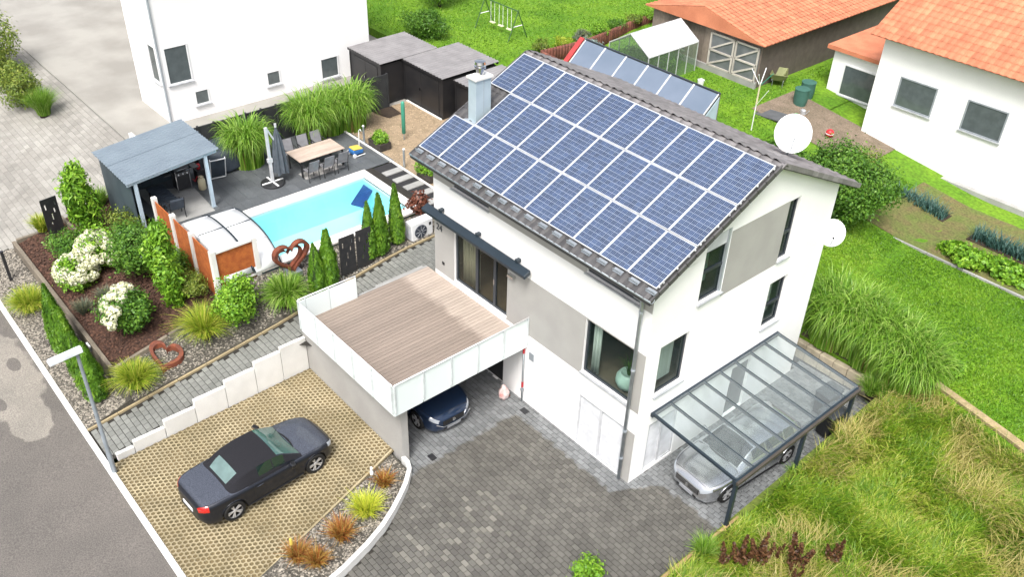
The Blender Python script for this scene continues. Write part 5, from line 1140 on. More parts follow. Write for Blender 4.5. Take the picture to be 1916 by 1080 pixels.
pk=thing('shingle_border',(4.8,10.4,.8),'dry tan earth edge strip between lawn and wild meadow','border strip'); MB().add([(3.2,10.55,.92),(6.6,9.85,.87),(9.5,9.2,.85),(9.5,9.4,.87),(6.7,10.1,.9),(3.3,10.75,.94)],[(0,1,4,5),(1,2,3,4)]).build('strip',mat('tan_earth',(.36,.28,.16),(.25,.2,.1),rough=1,scale=4,fine=(20,.2)),pk,solid=.12)
# ================================================================ CARS
def smooth_interp(x, xs, ys):
    """monotone cubic (PCHIP-like)"""
    xs = np.asarray(xs,float); ys = np.asarray(ys,float); h = np.diff(xs); d = np.diff(ys)/h; m = np.zeros(len(xs))
    for i in range(1,len(xs)-1): m[i] = 0 if d[i-1]*d[i] <= 0 else 2*d[i-1]*d[i]/(d[i-1]+d[i])
    m[0] = d[0]; m[-1] = d[-1]; i = int(min(max(np.searchsorted(xs,x)-1,0),len(xs)-2)); t = (x-xs[i])/h[i]; t = min(max(t,0),1)
    return ((2*t**3-3*t**2+1)*ys[i]+(t**3-2*t**2+t)*h[i]*m[i]+(-2*t**3+3*t**2)*ys[i+1]+(t**3-t**2)*h[i]*m[i+1])
CARRW = mat('rear_glass_sky_tint',(.13,.20,.19),rough=.05,spec=.9,coat=.5); CARSD = mat('car_side_glass',(.010,.022,.020),rough=.02,spec=.9,coat=.5); CARDK = mat('car_dark_glass',(.018,.024,.027),rough=.02,spec=.9,coat=.6); CARGL = mat('car_glass',(.028,.07,.06),(.06,.13,.115),rough=.02,spec=.9,coat=.6,scale=2.2); LAMPW = mat('headlamp_lens',(.36,.39,.43),rough=.06,coat=.8); TAIL = mat('tail_lamp',(.55,.015,.012),rough=.12,coat=.8); CARBLK = mat('car_black_trim',(.012,.012,.013),rough=.35); RIM = mat('alloy_rim',(.62,.62,.63),rough=.35,metal=.5); PLATE = mat('number_plate_grey',(.30,.31,.33),rough=.5)  # rear window's paler base colour stands in for sky reflection
def make_wheel(parent, x, y, r, side):
    w = bpy.data.objects.new('wheel', None); COL.objects.link(w); w.parent = parent; w.location = (x,y,r); wd=.21
    ty = MB().lathe([(r*.68,-wd/2),(r*.93,-wd/2),(r,-wd/2+.03),(r,wd/2-.03),(r*.93,wd/2),(r*.68,wd/2)],32,axis='Y',caps=False).build('tyre', RUBBER, w, W=False, smooth=False); smooth_angle(ty,40)
    rm = MB(); rm.lathe([(r*.7,wd/2-.02),(r*.66,wd/2-.01),(r*.64,wd/2-.05),(r*.62,-wd/2+.02),(r*.05,-wd/2+.03)],32,axis='Y',caps=False)
    rm_o = rm.build('rim', CARBLK, w, W=False)
    for k in range(5):
        for s in (-.14,.14):
            a = k*2*math.pi/5+s; b = k*2*math.pi/5+s*.5
            sp = MB().bar((.05*math.cos(b),(wd/2-.035),.05*math.sin(b)),(r*.66*math.cos(a),(wd/2-.02),r*.66*math.sin(a)),.034,.03,up=(0,1,0)); sp.build('spoke', RIM, w, W=False)
    MB().lathe([(.05,wd/2-.05),(.05,wd/2-.01),(.03,wd/2-.005)],12,axis='Y').build('hub', RIM, w, W=False); rr = MB().lathe([(r*.64,wd/2-.03),(r*.70,wd/2-.012),(r*.72,wd/2-.03)],32,axis='Y',caps=False).build('rim_lip', RIM, w, W=False)
    if side < 0: w.rotation_euler = (0,0,math.pi)
    return w
def make_car(name, loc, rz, label, P, paint, roofm=None):
    t = thing(name, loc, label, 'car', rz=rz); L, Wd = P['L'], P['W']; xw = P['wheels']; r = P['r']; hl = L/2
    hw = lambda x: Wd/2*smooth_interp(x/hl, P['hw'][0], P['hw'][1]); zt = lambda x: smooth_interp(x/hl, P['zt'][0], P['zt'][1]); zs = lambda x: smooth_interp(x/hl, P['zs'][0], P['zs'][1]); zb0 = lambda x: smooth_interp(x/hl, P['zb'][0], P['zb'][1])
    N = 130; xs = [-hl+L*(.5-.5*math.cos(math.pi*i/N))*.35+L*(i/N)*.65 for i in range(N+1)]
    def zarch(x):
        z = 0
        for w in xw:
            q = (r+.045)**2-(x-w)**2
            if q > 0: z = max(z, r+math.sqrt(q)*.98)
        return z
    def section(x):
        h, a, b, c = hw(x), zb0(x), zs(x), zt(x); za = zarch(x)
        S = [(0,a),(.80*h,a),(.95*h,a+.03),(.985*h,a+.12),(1.0*h,a+.30*(b-a)),(.985*h,a+.52*(b-a)),(.99*h,a+.72*(b-a)),(1.0*h,b-.10),(.985*h,b-.045),(.945*h,b-.008),(.90*h,b+.006),(.72*h,b+.55*(c-b)),(.5*h,b+.8*(c-b)),(.25*h,b+.95*(c-b)),(0,c)]
        if za: S = [(y, max(z, za+.004*i)) if y > .5*h or i < 2 else (y,z) for i,(y,z) in enumerate(S)]
        return S
    secs = [section(x) for x in xs]; M_ = len(secs[0])
    parts = {'body':MB()}
    for k in ('headlight_l','headlight_r','taillight_l','taillight_r','bonnet','boot'): parts[k] = MB()
    for i in range(N):
        xm = (xs[i]+xs[i+1])/2/hl
        for j in range(M_-1):
            for s in (1,-1):
                q = [(xs[i],s*secs[i][j][0],secs[i][j][1]),(xs[i+1],s*secs[i+1][j][0],secs[i+1][j][1]),(xs[i+1],s*secs[i+1][j+1][0],secs[i+1][j+1][1]),(xs[i],s*secs[i][j+1][0],secs[i][j+1][1])]
                if s < 0: q = q[::-1]
                key = 'body'
                if P['hl'][0] < xm < P['hl'][1] and P['hl'][2] <= j < P['hl'][3]: key = 'headlight_l' if s > 0 else 'headlight_r'
                elif P['tl'][0] < xm < P['tl'][1] and P['tl'][2] <= j < P['tl'][3]: key = 'taillight_l' if s > 0 else 'taillight_r'
                elif j >= 10 and P['hood'][0] < xm < P['hood'][1]: key = 'bonnet'
                elif j >= 10 and P['boot'][0] < xm < P['boot'][1]: key = 'boot'
                parts[key].quad(*q)
    for i,s in ((0,-1),(N,1)):
        pts = [(xs[i],y,z) for y,z in secs[i]]+[(xs[i],-y,z) for y,z in secs[i][::-1][1:-1]]
        parts['body'].poly(pts if s < 0 else pts[::-1])
    for k,m in parts.items():
        if not m.f: continue
        nm = k.rsplit('_',1)[0] if k.endswith(('_l','_r')) else k
        o = m.build(nm, LAMPW if 'head' in k else TAIL if 'tail' in k else paint, t, W=False)
        bm = bmesh.new(); bm.from_mesh(o.data); bmesh.ops.remove_doubles(bm,verts=bm.verts,dist=.0008); bmesh.ops.recalc_face_normals(bm,faces=bm.faces) if k=='body' else None; bm.to_mesh(o.data); bm.free(); smooth_angle(o,38)
    # cabin
    C = P['cab']; cx0, cx1 = C['x'][0]*hl, C['x'][-1]*hl; K = 72; cxs = [cx0+(cx1-cx0)*i/K for i in range(K+1)]; V_ = 26
    def csec(x):
        zc = smooth_interp(x/hl, C['x'], C['z']); base = zs(x)-.012; bw = hw(x)*.93; f = smooth_interp(x/hl, C['x'], C['w']); tw = Wd/2*f; zc = max(zc, base+.002); out=[]
        e = smooth_interp(x/hl, C['x'], C['side'])       # share of section that is side wall
        for k in range(V_+1):
            u = k/V_
            if u < .4: q = u/.4; y = bw+(tw-bw)*(q**1.1); z = base+(zc-base)*(.86*q)*e+(zc-base)*(1-e)*q*.86
            else:
                q = (u-.4)/.6; y = tw*(1-q); z = base+(zc-base)*(.86+.14*math.sin(q*math.pi/2)**.8)
            out.append((y,z))
        return out
    cs = [csec(x) for x in cxs]; cp_ = {}
    for i in range(K):
        xm = (cxs[i]+cxs[i+1])/2/hl
        for k in range(V_):
            u = (k+.5)/V_
            for s in (1,-1):
                q = [(cxs[i],s*cs[i][k][0],cs[i][k][1]),(cxs[i+1],s*cs[i+1][k][0],cs[i+1][k][1]),(cxs[i+1],s*cs[i+1][k+1][0],cs[i+1][k+1][1]),(cxs[i],s*cs[i][k+1][0],cs[i][k+1][1])]
                if s < 0: q = q[::-1]
                key = 'roof'
                if C['ws'][0] < xm < C['ws'][1] and u > .42: key = 'windscreen'
                elif C['rw'][0] < xm < C['rw'][1] and u > C['rw'][2]: key = 'rear_window'
                elif u < .39 and u > .10:
                    for n_,(a,b) in enumerate(C['sw']):
                        if a < xm < b: key = 'side_window_%d%d' % (n_, s)
                elif xm > C['ws'][0]: key = 'pillar'
                cp_.setdefault(key, MB()).quad(*q)
    for k,m in cp_.items():
        nm = 'side_window' if k.startswith('side') else ('windscreen_frame' if k=='pillar' else k)
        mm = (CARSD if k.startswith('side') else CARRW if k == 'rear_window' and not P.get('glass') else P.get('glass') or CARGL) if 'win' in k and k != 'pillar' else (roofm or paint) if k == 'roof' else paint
        o = m.build(nm, mm, t, W=False); bm = bmesh.new(); bm.from_mesh(o.data); bmesh.ops.remove_doubles(bm,verts=bm.verts,dist=.0006); bm.to_mesh(o.data); bm.free(); smooth_angle(o,45)
    for x in xw:
        for s in (1,-1): make_wheel(t, x, s*(Wd/2-.12), r, s)
    uz = MB().box(-hl*.86,hl*.86,-Wd/2+.24,Wd/2-.24,.16,.5); uz.build('underbody', CARBLK, t, W=False)
    for s in (1,-1):
        mx = P['mir']*hl; m_ = MB().obox((mx,s*(hw(mx)+.11),zs(mx)+.07),(.13,.22,.14),rz=s*.2).build('door_mirror', CARBLK if P.get('blkmir') else paint, t, W=False, bevel=.035); MB().obox((mx-.069,s*(hw(mx)+.11),zs(mx)+.07),(.004,.17,.1),rz=s*.2).build('mirror_glass', CHROME, m_, W=False)
        # shut lines and sill trim following the body side
        for x in P['doors']:
            S = section(x*hl)[3:10]; MB().tube([(x*hl,s*(y+.001),z) for y,z in S],.005,5).build('door_gap', CARBLK, t, W=False)
        for x in P['handles']: MB().obox((x*hl,s*(hw(x*hl)+.004),zs(x*hl)-.13),(.2,.03,.028)).build('door_handle', paint, t, W=False, bevel=.008)
        xs2 = [xw[0]+r+.1+(xw[1]-xw[0]-2*r-.2)*k/8 for k in range(9)]; MB().tube([(x,s*(hw(x)*.99),zb0(x)+.1) for x in xs2],.025,6).build('sill_trim', CARBLK, t, W=False)
        xs3 = [C['belt'][0]*hl+(C['belt'][1]-C['belt'][0])*hl*k/14 for k in range(15)]; MB().tube([(x,s*hw(x)*.935,zs(x)+.006) for x in xs3],.011,5).build('belt_trim', CHROME if P.get('chrome') else CARBLK, t, W=False)
    for nm,(a,b) in (('bonnet_gap',P['hood']),('boot_gap',P['boot'])):
        if b < -1: continue
        xa, xb = a*hl, b*hl; n_ = 14
        for s in (1,-1): MB().tube([(xa+(xb-xa)*k/n_, s*hw(xa+(xb-xa)*k/n_)*.90, section(xa+(xb-xa)*k/n_)[10][1]+.002) for k in range(n_+1)],.006,5).build(nm, CARBLK, t, W=False)
        xe = xb if nm == 'bonnet_gap' else a*hl
        MB().tube([(xe,s*y,z+.002) for s,rng in ((1,range(10,15)),(-1,range(13,9,-1))) for y,z in [section(xe)[q] for q in rng]],.006,5).build(nm, CARBLK, t, W=False)
    xc = C['ws'][1]*hl+.03; MB().tube([(xc-.18*abs(q)**2,q*hw(xc)*.86,zs(xc)+(zt(xc)-zs(xc))*(1-abs(q)**2)*.95+.004) for q in np.linspace(-1,1,15)],.03,6).build('windscreen_cowl', CARBLK, t, W=False)
    fx = hl; zf = zt(hl*.995)
    gm = MB()
    gw = P['grille']; g_ = MB().box(fx-.06,fx+.012,-gw[0],gw[0],gw[1],gw[2]).build('grille', CARBLK, t, W=False, bevel=.02)
    if gw[3] == 'bars':
        for k in range(4): MB().box(fx+.01,fx+.02,-gw[0]*.95,gw[0]*.95,gw[1]+.03+k*(gw[2]-gw[1]-.06)/3.2,gw[1]+.045+k*(gw[2]-gw[1]-.06)/3.2).build('grille_bar', CHROME, g_, W=False)
    if gw[3] == 'wing': MB().tube([(fx+.0,-gw[0]-.25,gw[2]-.02),(fx+.025,-gw[0],gw[1]-.01),(fx+.03,0,gw[1]-.035),(fx+.025,gw[0],gw[1]-.01),(fx+.0,gw[0]+.25,gw[2]-.02)],.016,6).build('chrome_wing', CHROME, t, W=False)
    if gw[3] != 'kidney': MB().lathe([(.06,0),(.06,.012),(.03,.018)],16,c=(fx+.015,0,(gw[1]+gw[2])/2),axis='X').build('badge', CHROME, g_, W=False)
    MB().box(fx+.005,fx+.02,-.26,.26,gw[1]-.16,gw[1]-.05).build('number_plate', PLATE, t, W=False); MB().box(-hl-.02,-hl+.01,-.26,.26,P['rplate'],P['rplate']+.11).build('number_plate', PVCW if P.get('blkmir') else PLATE, t, W=False)
    MB().box(fx-.09,fx+.005,-Wd*.22,Wd*.22,.24,.33).build('lower_intake', CARBLK, t, W=False, bevel=.02); MB().box(-hl-.006,-hl+.1,-Wd*.26,Wd*.26,.3,.38).build('rear_diffuser', CARBLK, t, W=False, bevel=.02)
    # wipers, antenna fin
    wx = C['ws'][1]*hl
    for s in (.45,-.2): MB().tube([(wx-.02,s,zs(wx)+.07),(wx-.18,s-.5,zs(wx)+.10)],.009,5).build('wiper', CARBLK, t, W=False)
    return t
HWf = ([-1,-.98,-.945,-.88,-.75,-.4,0,.4,.7,.82,.9,.95,.98,1],[.56,.69,.81,.905,.965,1,1,.995,.97,.915,.84,.74,.62,.46])
conv = dict(L=4.42,W=1.83,r=.335,wheels=(-1.29,1.39),hw=HWf,
  zt=([-1,-.97,-.9,-.7,-.45,-.2,.2,.42,.55,.75,.9,.965,1],[.80,.93,.985,1.0,1.0,1.0,1.0,.985,.955,.885,.79,.70,.60]),
  zs=([-1,-.97,-.9,-.7,-.4,0,.3,.5,.7,.88,.96,1],[.78,.89,.93,.945,.93,.905,.89,.87,.82,.74,.66,.57]),
  zb=([-1,-.93,-.8,.8,.93,1],[.34,.24,.18,.18,.2,.26]),hl=(.86,.972,7,10),tl=(-.985,-.89,6,10),hood=(.46,.93),boot=(-.965,-.6),mir=.27,doors=(.33,-.28),handles=(-.2,),rplate=.5,grille=(.36,.42,.6,'kidney'),blkmir=True,chrome=False,
  cab=dict(x=[-.60,-.52,-.42,-.30,-.1,.08,.16,.30,.46],z=[.975,1.10,1.235,1.335,1.385,1.375,1.345,1.18,.95],w=[.66,.71,.735,.735,.745,.75,.755,.79,.83],side=[.9,1,1,1,1,1,1,.8,.5],ws=(.14,.45),rw=(-.56,-.39,.58),sw=((-.17,.03),(.045,.21),),belt=(-.35,.30)))
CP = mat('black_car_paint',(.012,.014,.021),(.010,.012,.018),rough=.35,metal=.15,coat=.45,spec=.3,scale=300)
def drops_and_sky_light(m, col):   # rain drops, plus sky light on upward-facing panels put into the colour
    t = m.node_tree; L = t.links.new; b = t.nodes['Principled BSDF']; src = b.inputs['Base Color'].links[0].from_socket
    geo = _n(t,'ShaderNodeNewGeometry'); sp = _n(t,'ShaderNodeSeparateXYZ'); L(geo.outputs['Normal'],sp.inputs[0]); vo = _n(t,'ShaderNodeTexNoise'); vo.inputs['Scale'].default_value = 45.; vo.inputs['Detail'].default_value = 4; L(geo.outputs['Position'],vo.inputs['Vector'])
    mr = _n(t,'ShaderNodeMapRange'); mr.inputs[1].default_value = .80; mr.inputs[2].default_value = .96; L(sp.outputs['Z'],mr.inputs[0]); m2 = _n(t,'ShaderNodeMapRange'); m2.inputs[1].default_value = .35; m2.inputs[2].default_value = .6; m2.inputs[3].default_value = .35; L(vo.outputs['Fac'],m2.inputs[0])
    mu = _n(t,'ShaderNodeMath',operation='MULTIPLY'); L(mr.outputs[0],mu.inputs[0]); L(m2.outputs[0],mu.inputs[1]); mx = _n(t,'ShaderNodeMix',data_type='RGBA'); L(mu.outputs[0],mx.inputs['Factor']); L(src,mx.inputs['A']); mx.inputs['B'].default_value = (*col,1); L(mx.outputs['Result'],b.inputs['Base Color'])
drops_and_sky_light(CP,(.085,.095,.122)); SOFT = mat('fabric_soft_top',(.011,.011,.015),(.008,.008,.011),rough=.95,scale=30,bump=.2,bscale=400)
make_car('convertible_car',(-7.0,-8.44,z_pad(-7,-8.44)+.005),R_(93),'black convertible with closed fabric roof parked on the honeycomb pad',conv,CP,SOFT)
hat = dict(conv); hat.update(glass=CARDK,L=4.4,W=1.80,r=.33,wheels=(-1.33,1.37),zt=([-1,-.97,-.9,-.5,.2,.38,.55,.75,.9,.965,1],[.8,1.0,1.05,1.05,1.05,1.03,.985,.92,.83,.74,.64]),zs=([-1,-.97,-.9,-.5,0,.3,.5,.7,.88,.96,1],[.78,.94,.98,.98,.95,.93,.91,.87,.79,.70,.61]),
  hl=(.88,.98,7,10),tl=(-1,-.9,6,10),hood=(.42,.93),boot=(-2,-1.5),mir=.22,doors=(.28,-.12,-.5),handles=(-.04,-.4),rplate=.62,grille=(.42,.42,.62,'wing'),blkmir=False,chrome=True,
  cab=dict(x=[-.97,-.9,-.75,-.5,-.1,.02,.14,.28,.44],z=[1.03,1.17,1.35,1.42,1.435,1.42,1.36,1.2,1.0],w=[.62,.66,.68,.69,.69,.69,.70,.75,.81],side=[.9,1,1,1,1,1,1,.8,.5],ws=(.08,.43),rw=(-.955,-.80,.5),sw=((-.72,-.5),(-.48,-.13),(-.11,.15)),belt=(-.8,.25)))
NAVY = mat('navy_car_paint',(.012,.03,.075),(.01,.026,.065),rough=.3,metal=.4,coat=1,fine=(500,.1),scale=300)
make_car('hatchback_car',(-7.3,-2.62,.005),R_(-1),'navy blue hatchback with chrome-winged grille parked inside the carport',hat,NAVY)
sil = dict(hat); sil.update(glass=CARDK,L=4.42,W=1.80,grille=(.45,.42,.62,'bars'),hl=(.89,.985,7,10))
SILV = mat('silver_car_paint',(.50,.51,.53),(.47,.48,.50),rough=.22,metal=.85,coat=1,fine=(500,.06),scale=300)
make_car('hatchback_car',(1.58,3.15,.005),R_(-90-4),'silver grey hatchback parked under the glass pergola',sil,SILV)
# ================================================================ VEGETATION
G_ = np.random.default_rng(5)
def blade_arrays(base, H, ang, lean, droop, wid, segs=4):
    n = len(base); s = np.linspace(0,1,segs+1)[None,:]; H = H[:,None]; d = np.stack([np.cos(ang),np.sin(ang)],-1)
    z = H*(s-droop[:,None]*s**2.4); out = lean[:,None]*H*s**1.7
    P = np.stack([base[:,0:1]+d[:,0:1]*out, base[:,1:2]+d[:,1:2]*out, base[:,2:3]+z],-1)
    tw = ang+np.pi/2+G_.normal(0,.5,n); wv = np.stack([np.cos(tw),np.sin(tw),np.zeros(n)],-1)[:,None,:]
    w = (wid[:,None]*(1-s**1.6)*.5+.0015)[...,None]
    A, B = P-wv*w, P+wv*w; V = np.stack([A,B],2).reshape(-1,3); m = 2*(segs+1)
    q = np.array([[2*i,2*i+1,2*i+3,2*i+2] for i in range(segs)]); F = (np.arange(n)[:,None,None]*m+q[None]).reshape(-1,4)
    return V, F, segs
def tussock(n, R, H, lean, wid, droop=.25, seed=None, segs=4, base_r=.18, rnd=(0,1)):
    rr = R*base_r*np.sqrt(G_.random(n)); a0 = G_.random(n)*2*np.pi; base = np.stack([rr*np.cos(a0),rr*np.sin(a0),np.zeros(n)],-1)
    ang = a0+G_.normal(0,.6,n); k = G_.random(n)
    V,F,s = blade_arrays(base, H*(.55+.5*G_.random(n)), ang, lean*(.15+k**1.2), droop*(.3+k), wid*(.6+.7*G_.random(n)), segs)
    r = np.repeat(np.clip(rnd[0]+(rnd[1]-rnd[0])*G_.random(n),0,1), s); return V,F,r
def arching(n, R, h, wid):
    """tall arching blades: rise, bend over and hang"""
    rr = R*np.sqrt(G_.random(n)); a0 = G_.random(n)*2*np.pi; base = np.stack([rr*np.cos(a0),rr*np.sin(a0),np.zeros(n)],-1); k = rr/R
    d = .50+.28*G_.random(n); ang = a0+G_.normal(0,.8,n); H = h/.47*(.62+.42*G_.random(n))*(1-.18*k)
    V,F,s = blade_arrays(base,H,ang,(.10+.16*G_.random(n)+.05*k),d,wid*(.6+.7*G_.random(n)),7); return V,F,np.repeat(np.clip(.15+.75*G_.random(n),0,1),s)
def misc_plant(loc,label,h,R,group,n=1250,wid=.052):
    t = thing('miscanthus_grass',loc,label,'ornamental grass',group); V,F,r = arching(n,R,h,wid); npmesh('blades',V,F,r,MISC,t)
    V,F,s = blade_arrays(np.stack([R*.95*np.sqrt(q:=G_.random(260))*np.cos(a:=G_.random(260)*6.28),R*.95*np.sqrt(q)*np.sin(a),np.zeros(260)],-1),h*(.35+.3*G_.random(260)),a,.1*G_.random(260),.1*G_.random(260),.035*np.ones(260),2); npmesh('dry_stems',V,F,np.repeat(G_.random(260),s),leafmat('brown_stem',[(.10,.06,.02),(.20,.13,.05),(.30,.21,.08)]),t); return t
def grass_plant(name, loc, label, cat, m, n, R, H, lean, wid, droop=.25, group=None, base_r=.34, segs=4, stalks=None):
    t = thing(name, loc, label, cat, group); V,F,r = tussock(n,R,H,lean,wid,droop,segs=segs,base_r=base_r); npmesh('blades', V,F,r,m,t)
    cr = MB().lathe([(R*base_r*.8,-.12),(R*base_r*.7,.01),(R*base_r*.3,.04)],12); cr.build('crown', MATS['soil'] if m is not REDG else DRYP, t, W=False, smooth=True)
    return t
def rand_dirs(n):
    v = G_.normal(size=(n,3)); return v/np.linalg.norm(v,axis=1,keepdims=True)
def leaf_arrays(C, N, L, W, droop=0.):
    """rhombic leaves with a folded mid-rib: 2 quads -> here one quad of 4 verts, length axis random in plane of normal"""
    n = len(C); t = np.cross(N, rand_dirs(n)); t /= np.linalg.norm(t,axis=1,keepdims=True)+1e-9; b = np.cross(N,t)
    L = L[:,None]; W = W[:,None]; dz = np.zeros((n,3)); dz[:,2] = -droop*L[:,0]
    V = np.stack([C-t*L*.5, C+b*W*.5+N*W*.18, C+t*L*.5+dz, C-b*W*.5+N*W*.18],1).reshape(-1,3)
    return V, np.arange(4*n).reshape(-1,4)
def crown_pts(nc, per, rx, ry, rz, zc, dent=.35, fill=.25, spread=.13, flat_bottom=-.75, seed=0.):
    """clusters of leaves over several overlapping lobes, so the outline is uneven"""
    k = 7; E = np.array([rx,ry,rz]); lob = [(np.zeros(3),.62)]+[(d*np.array([.58,.58,.62])*(.75+.5*G_.random()),.30+.26*G_.random()) for d in rand_dirs(k)]
    cc=[];dd=[]; w=np.array([r**2 for _,r in lob]); w/=w.sum()
    while len(cc) < nc:
        c,r = lob[G_.choice(len(lob),p=w)]; d = rand_dirs(1)[0]
        p = c+d*r*(1+dent*.5*mnoise.noise(Vector(d*2.3)+Vector((seed,c[0]*9,0))))
        inside = any(np.linalg.norm(p-c2) < r2*.86 for c2,r2 in lob)
        if inside and G_.random() > fill: continue
        if p[2] < -.95: continue
        cc.append(p); dd.append(d)
    cc=np.array(cc)*E; cc[:,2]+=zc; D=np.array(dd)
    C = np.repeat(cc,per,0)+G_.normal(0,spread,(len(cc)*per,3)); N = np.repeat(D,per,0)+G_.normal(0,.55,(len(cc)*per,3)); N[:,2] += .35; N /= np.linalg.norm(N,axis=1,keepdims=True)
    tone = np.repeat(G_.random(len(cc)),per); return C,N,tone,cc
def shrub(name, loc, label, cat, m, rx, ry, rz, nc=220, per=14, L=.09, W=.05, dent=.35, fill=.25, spread=.1, group=None, trunk=.25, droop=0., zc=None, rz_=0, skip_trunk=False):
    t = thing(name, loc, label, cat, group); zc = zc if zc is not None else trunk+rz*.85; seed = G_.random()*40
    C,N,tone,cc = crown_pts(nc,per,rx,ry,rz,zc,dent,fill,spread,seed=seed); C[:,2] = np.maximum(C[:,2],.03); n = len(C)
    V,F = leaf_arrays(C,N,L*(.6+.8*G_.random(n)),W*(.6+.8*G_.random(n)),droop); r = np.clip(.55*tone+.45*G_.random(n),0,1); npmesh('crown', V,F,r,m,t)
    tr = MB(); k = 5
    tr.tube([(0,0,-.1),(0,0,zc*.5),(.02,.01,zc)],[.05*max(.5,rz),.035*max(.5,rz),.015],6); tr.build('trunk', BARK, t, W=False, smooth=True)
    br = MB()
    for c in cc[:: max(1,len(cc)//26)]: br.tube([(0,0,zc*.35),tuple(c*np.array([.5,.5,.75])),tuple(c)],[.016,.010,.004],5)
    br.build('branches', BARK, t, W=False, smooth=True, stuff=True); return t
def thuja(loc, H, R, label, group, tips=2, lean=0):
    t = thing('thuja', loc, label, 'conifer', group); Cs=[];Ns=[];Ts=[]
    for k in range(tips):
        a = G_.random()*6.28; ox,oy = (R*.32*math.cos(a+k*math.pi),R*.32*math.sin(a+k*math.pi)) if tips > 1 else (0,0); h = H*(1-.12*k*G_.random()); rr = R*(.8 if tips > 1 else 1)
        n = int(1500*h*rr/.35*.9); u = G_.random(n)**.85; th = G_.random(n)*2*np.pi; prof = rr*np.clip(np.minimum((u+.03)*9,1.08-.08*u)*(1-u**2.6*.93)*np.where(u>.5,1-.35*(u-.5),1),.02,None)
        nz = np.array([mnoise.noise(Vector((math.cos(q)*1.6+k*5,math.sin(q)*1.6,w*h*2.6+H*7))) for q,w in zip(th,u)]); rad = prof*(1+.22*nz)*(.82+.22*G_.random(n))
        Cs.append(np.stack([ox*(1-u*.35)+rad*np.cos(th),oy*(1-u*.35)+rad*np.sin(th),u*h+.04],-1)); Ns.append(np.stack([np.cos(th),np.sin(th),.25+0*th],-1)+G_.normal(0,.35,(n,3))); Ts.append(.5+.9*nz)
    C=np.concatenate(Cs);N=np.concatenate(Ns);T=np.concatenate(Ts);N/=np.linalg.norm(N,axis=1,keepdims=True); n=len(C)
    tt = np.cross(N,np.cross(np.array([0,0,1.])[None]+G_.normal(0,.35,(n,3)),N)); tt/=np.linalg.norm(tt,axis=1,keepdims=True); b=np.cross(N,tt); L=(.12+.1*G_.random(n))[:,None]; W=(.035+.03*G_.random(n))[:,None]
    V=np.stack([C-tt*L*.5,C+b*W*.5,C+tt*L*.5+N*.02,C-b*W*.5],1).reshape(-1,3); npmesh('crown',V,np.arange(4*n).reshape(-1,4),np.clip(.6*T+.35*G_.random(n),0,1),THUJA,t)
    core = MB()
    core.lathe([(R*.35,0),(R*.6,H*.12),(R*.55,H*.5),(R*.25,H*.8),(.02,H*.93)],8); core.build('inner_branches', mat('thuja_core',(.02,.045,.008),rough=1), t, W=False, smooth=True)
    MB().tube([(0,0,-.15),(0,0,H*.6)],[.05,.02],6).build('trunk', BARK, t, W=False); return t
# --- street-side and pool-side conifers
for i,(x,y,h,l) in enumerate(((-16.1,-10.85,2.7,'tall columnar thuja beside the yellow grass on the pebble strip'),(-15.35,-10.85,2.3,'columnar thuja on the pebble strip, second from the yellow grass'),(-14.55,-10.85,1.7,'short columnar thuja on the pebble strip, third from the yellow grass'),(-13.85,-10.85,1.9,'columnar thuja on the pebble strip, fourth from the yellow grass'),(-13.1,-10.85,2.25,'columnar thuja on the pebble strip directly behind the street lamp'))):
    thuja((x,y,h_strip(x,y)),h,.34,l,'thujas along the street',tips=1 if i in (0,3,4) else 2)
for i,(x,y,h,l) in enumerate(((-11.95,-3.3,1.95,'small double-tipped thuja beside the ornamental grass and heart'),(-11.98,-2.75,2.25,'double-tipped thuja just before the first slotted panel'),(-12.15,-1.05,2.3,'double-tipped thuja just behind the second slotted panel'),(-12.1,-.55,2.45,'slim double-tipped thuja, middle of the three by the heat pump'),(-12.2,.15,2.4,'dense double-tipped thuja right next to the heat pump'))):
    thuja((x,y,h_bank(x,y)),h,.33,l,'thujas between pool and path')
# --- ornamental grasses
def gz(x,y): return h_bank(x,y) if x > -13.3 and y > -10.2 else (h_strip(x,y) if y < -10.12 else h_bed(y))
grass_plant('ornamental_grass',(-19.1,-10.95,h_strip(-19.1,-10.95)),'yellow-green fountain grass on the street pebbles beside the tallest thuja','ornamental grass',PENN,1300,.8,1.1,.85,.022,.5,'fountain grasses')
grass_plant('ornamental_grass',(-12.55,-9.75,gz(-12.55,-9.75)),'yellow-green fountain grass beside the heart-shaped planter ring','ornamental grass',PENN,1300,.75,1.15,.8,.022,.5,'fountain grasses')
grass_plant('ornamental_grass',(-12.7,-7.2,gz(-12.7,-7.2)),'airy yellow-green fountain grass between hydrangea and leafy shrub','ornamental grass',PENN,1000,.75,1.3,.95,.022,.45,'fountain grasses')
grass_plant('ornamental_grass',(-12.2,-4.4,gz(-12.2,-4.4)),'fresh green ornamental grass beside the path end of the glass railing','ornamental grass',MISC,1200,.9,1.5,.7,.034,.6,'fountain grasses')
grass_plant('round_grass_tuft',(-22.6,-9.15,1.5),'round bright green grass tuft by the slotted panel and forecourt','grass tuft',PENN,550,.5,.8,.7,.032,.3)
grass_plant('round_grass_tuft',(-22.3,-6.9,1.9),'dark grass tuft growing against the shelter side wall','grass tuft',MISC,800,.5,1.0,.5,.016,.3)
for x,y,H,l in ((-20.75,-1.2,2.45,'huge arching miscanthus grass beside the closed parasol'),(-21.1,2.0,2.55,'huge arching miscanthus grass behind the dining table'),(-21.15,4.1,2.5,'huge arching miscanthus grass at the gravel yard edge'),(-21.4,3.1,2.5,'huge arching miscanthus grass wedged between two others by the fence')):
    misc_plant((x,y,GZ-.02),l,H*.88,.62,'miscanthus grasses by the fence')
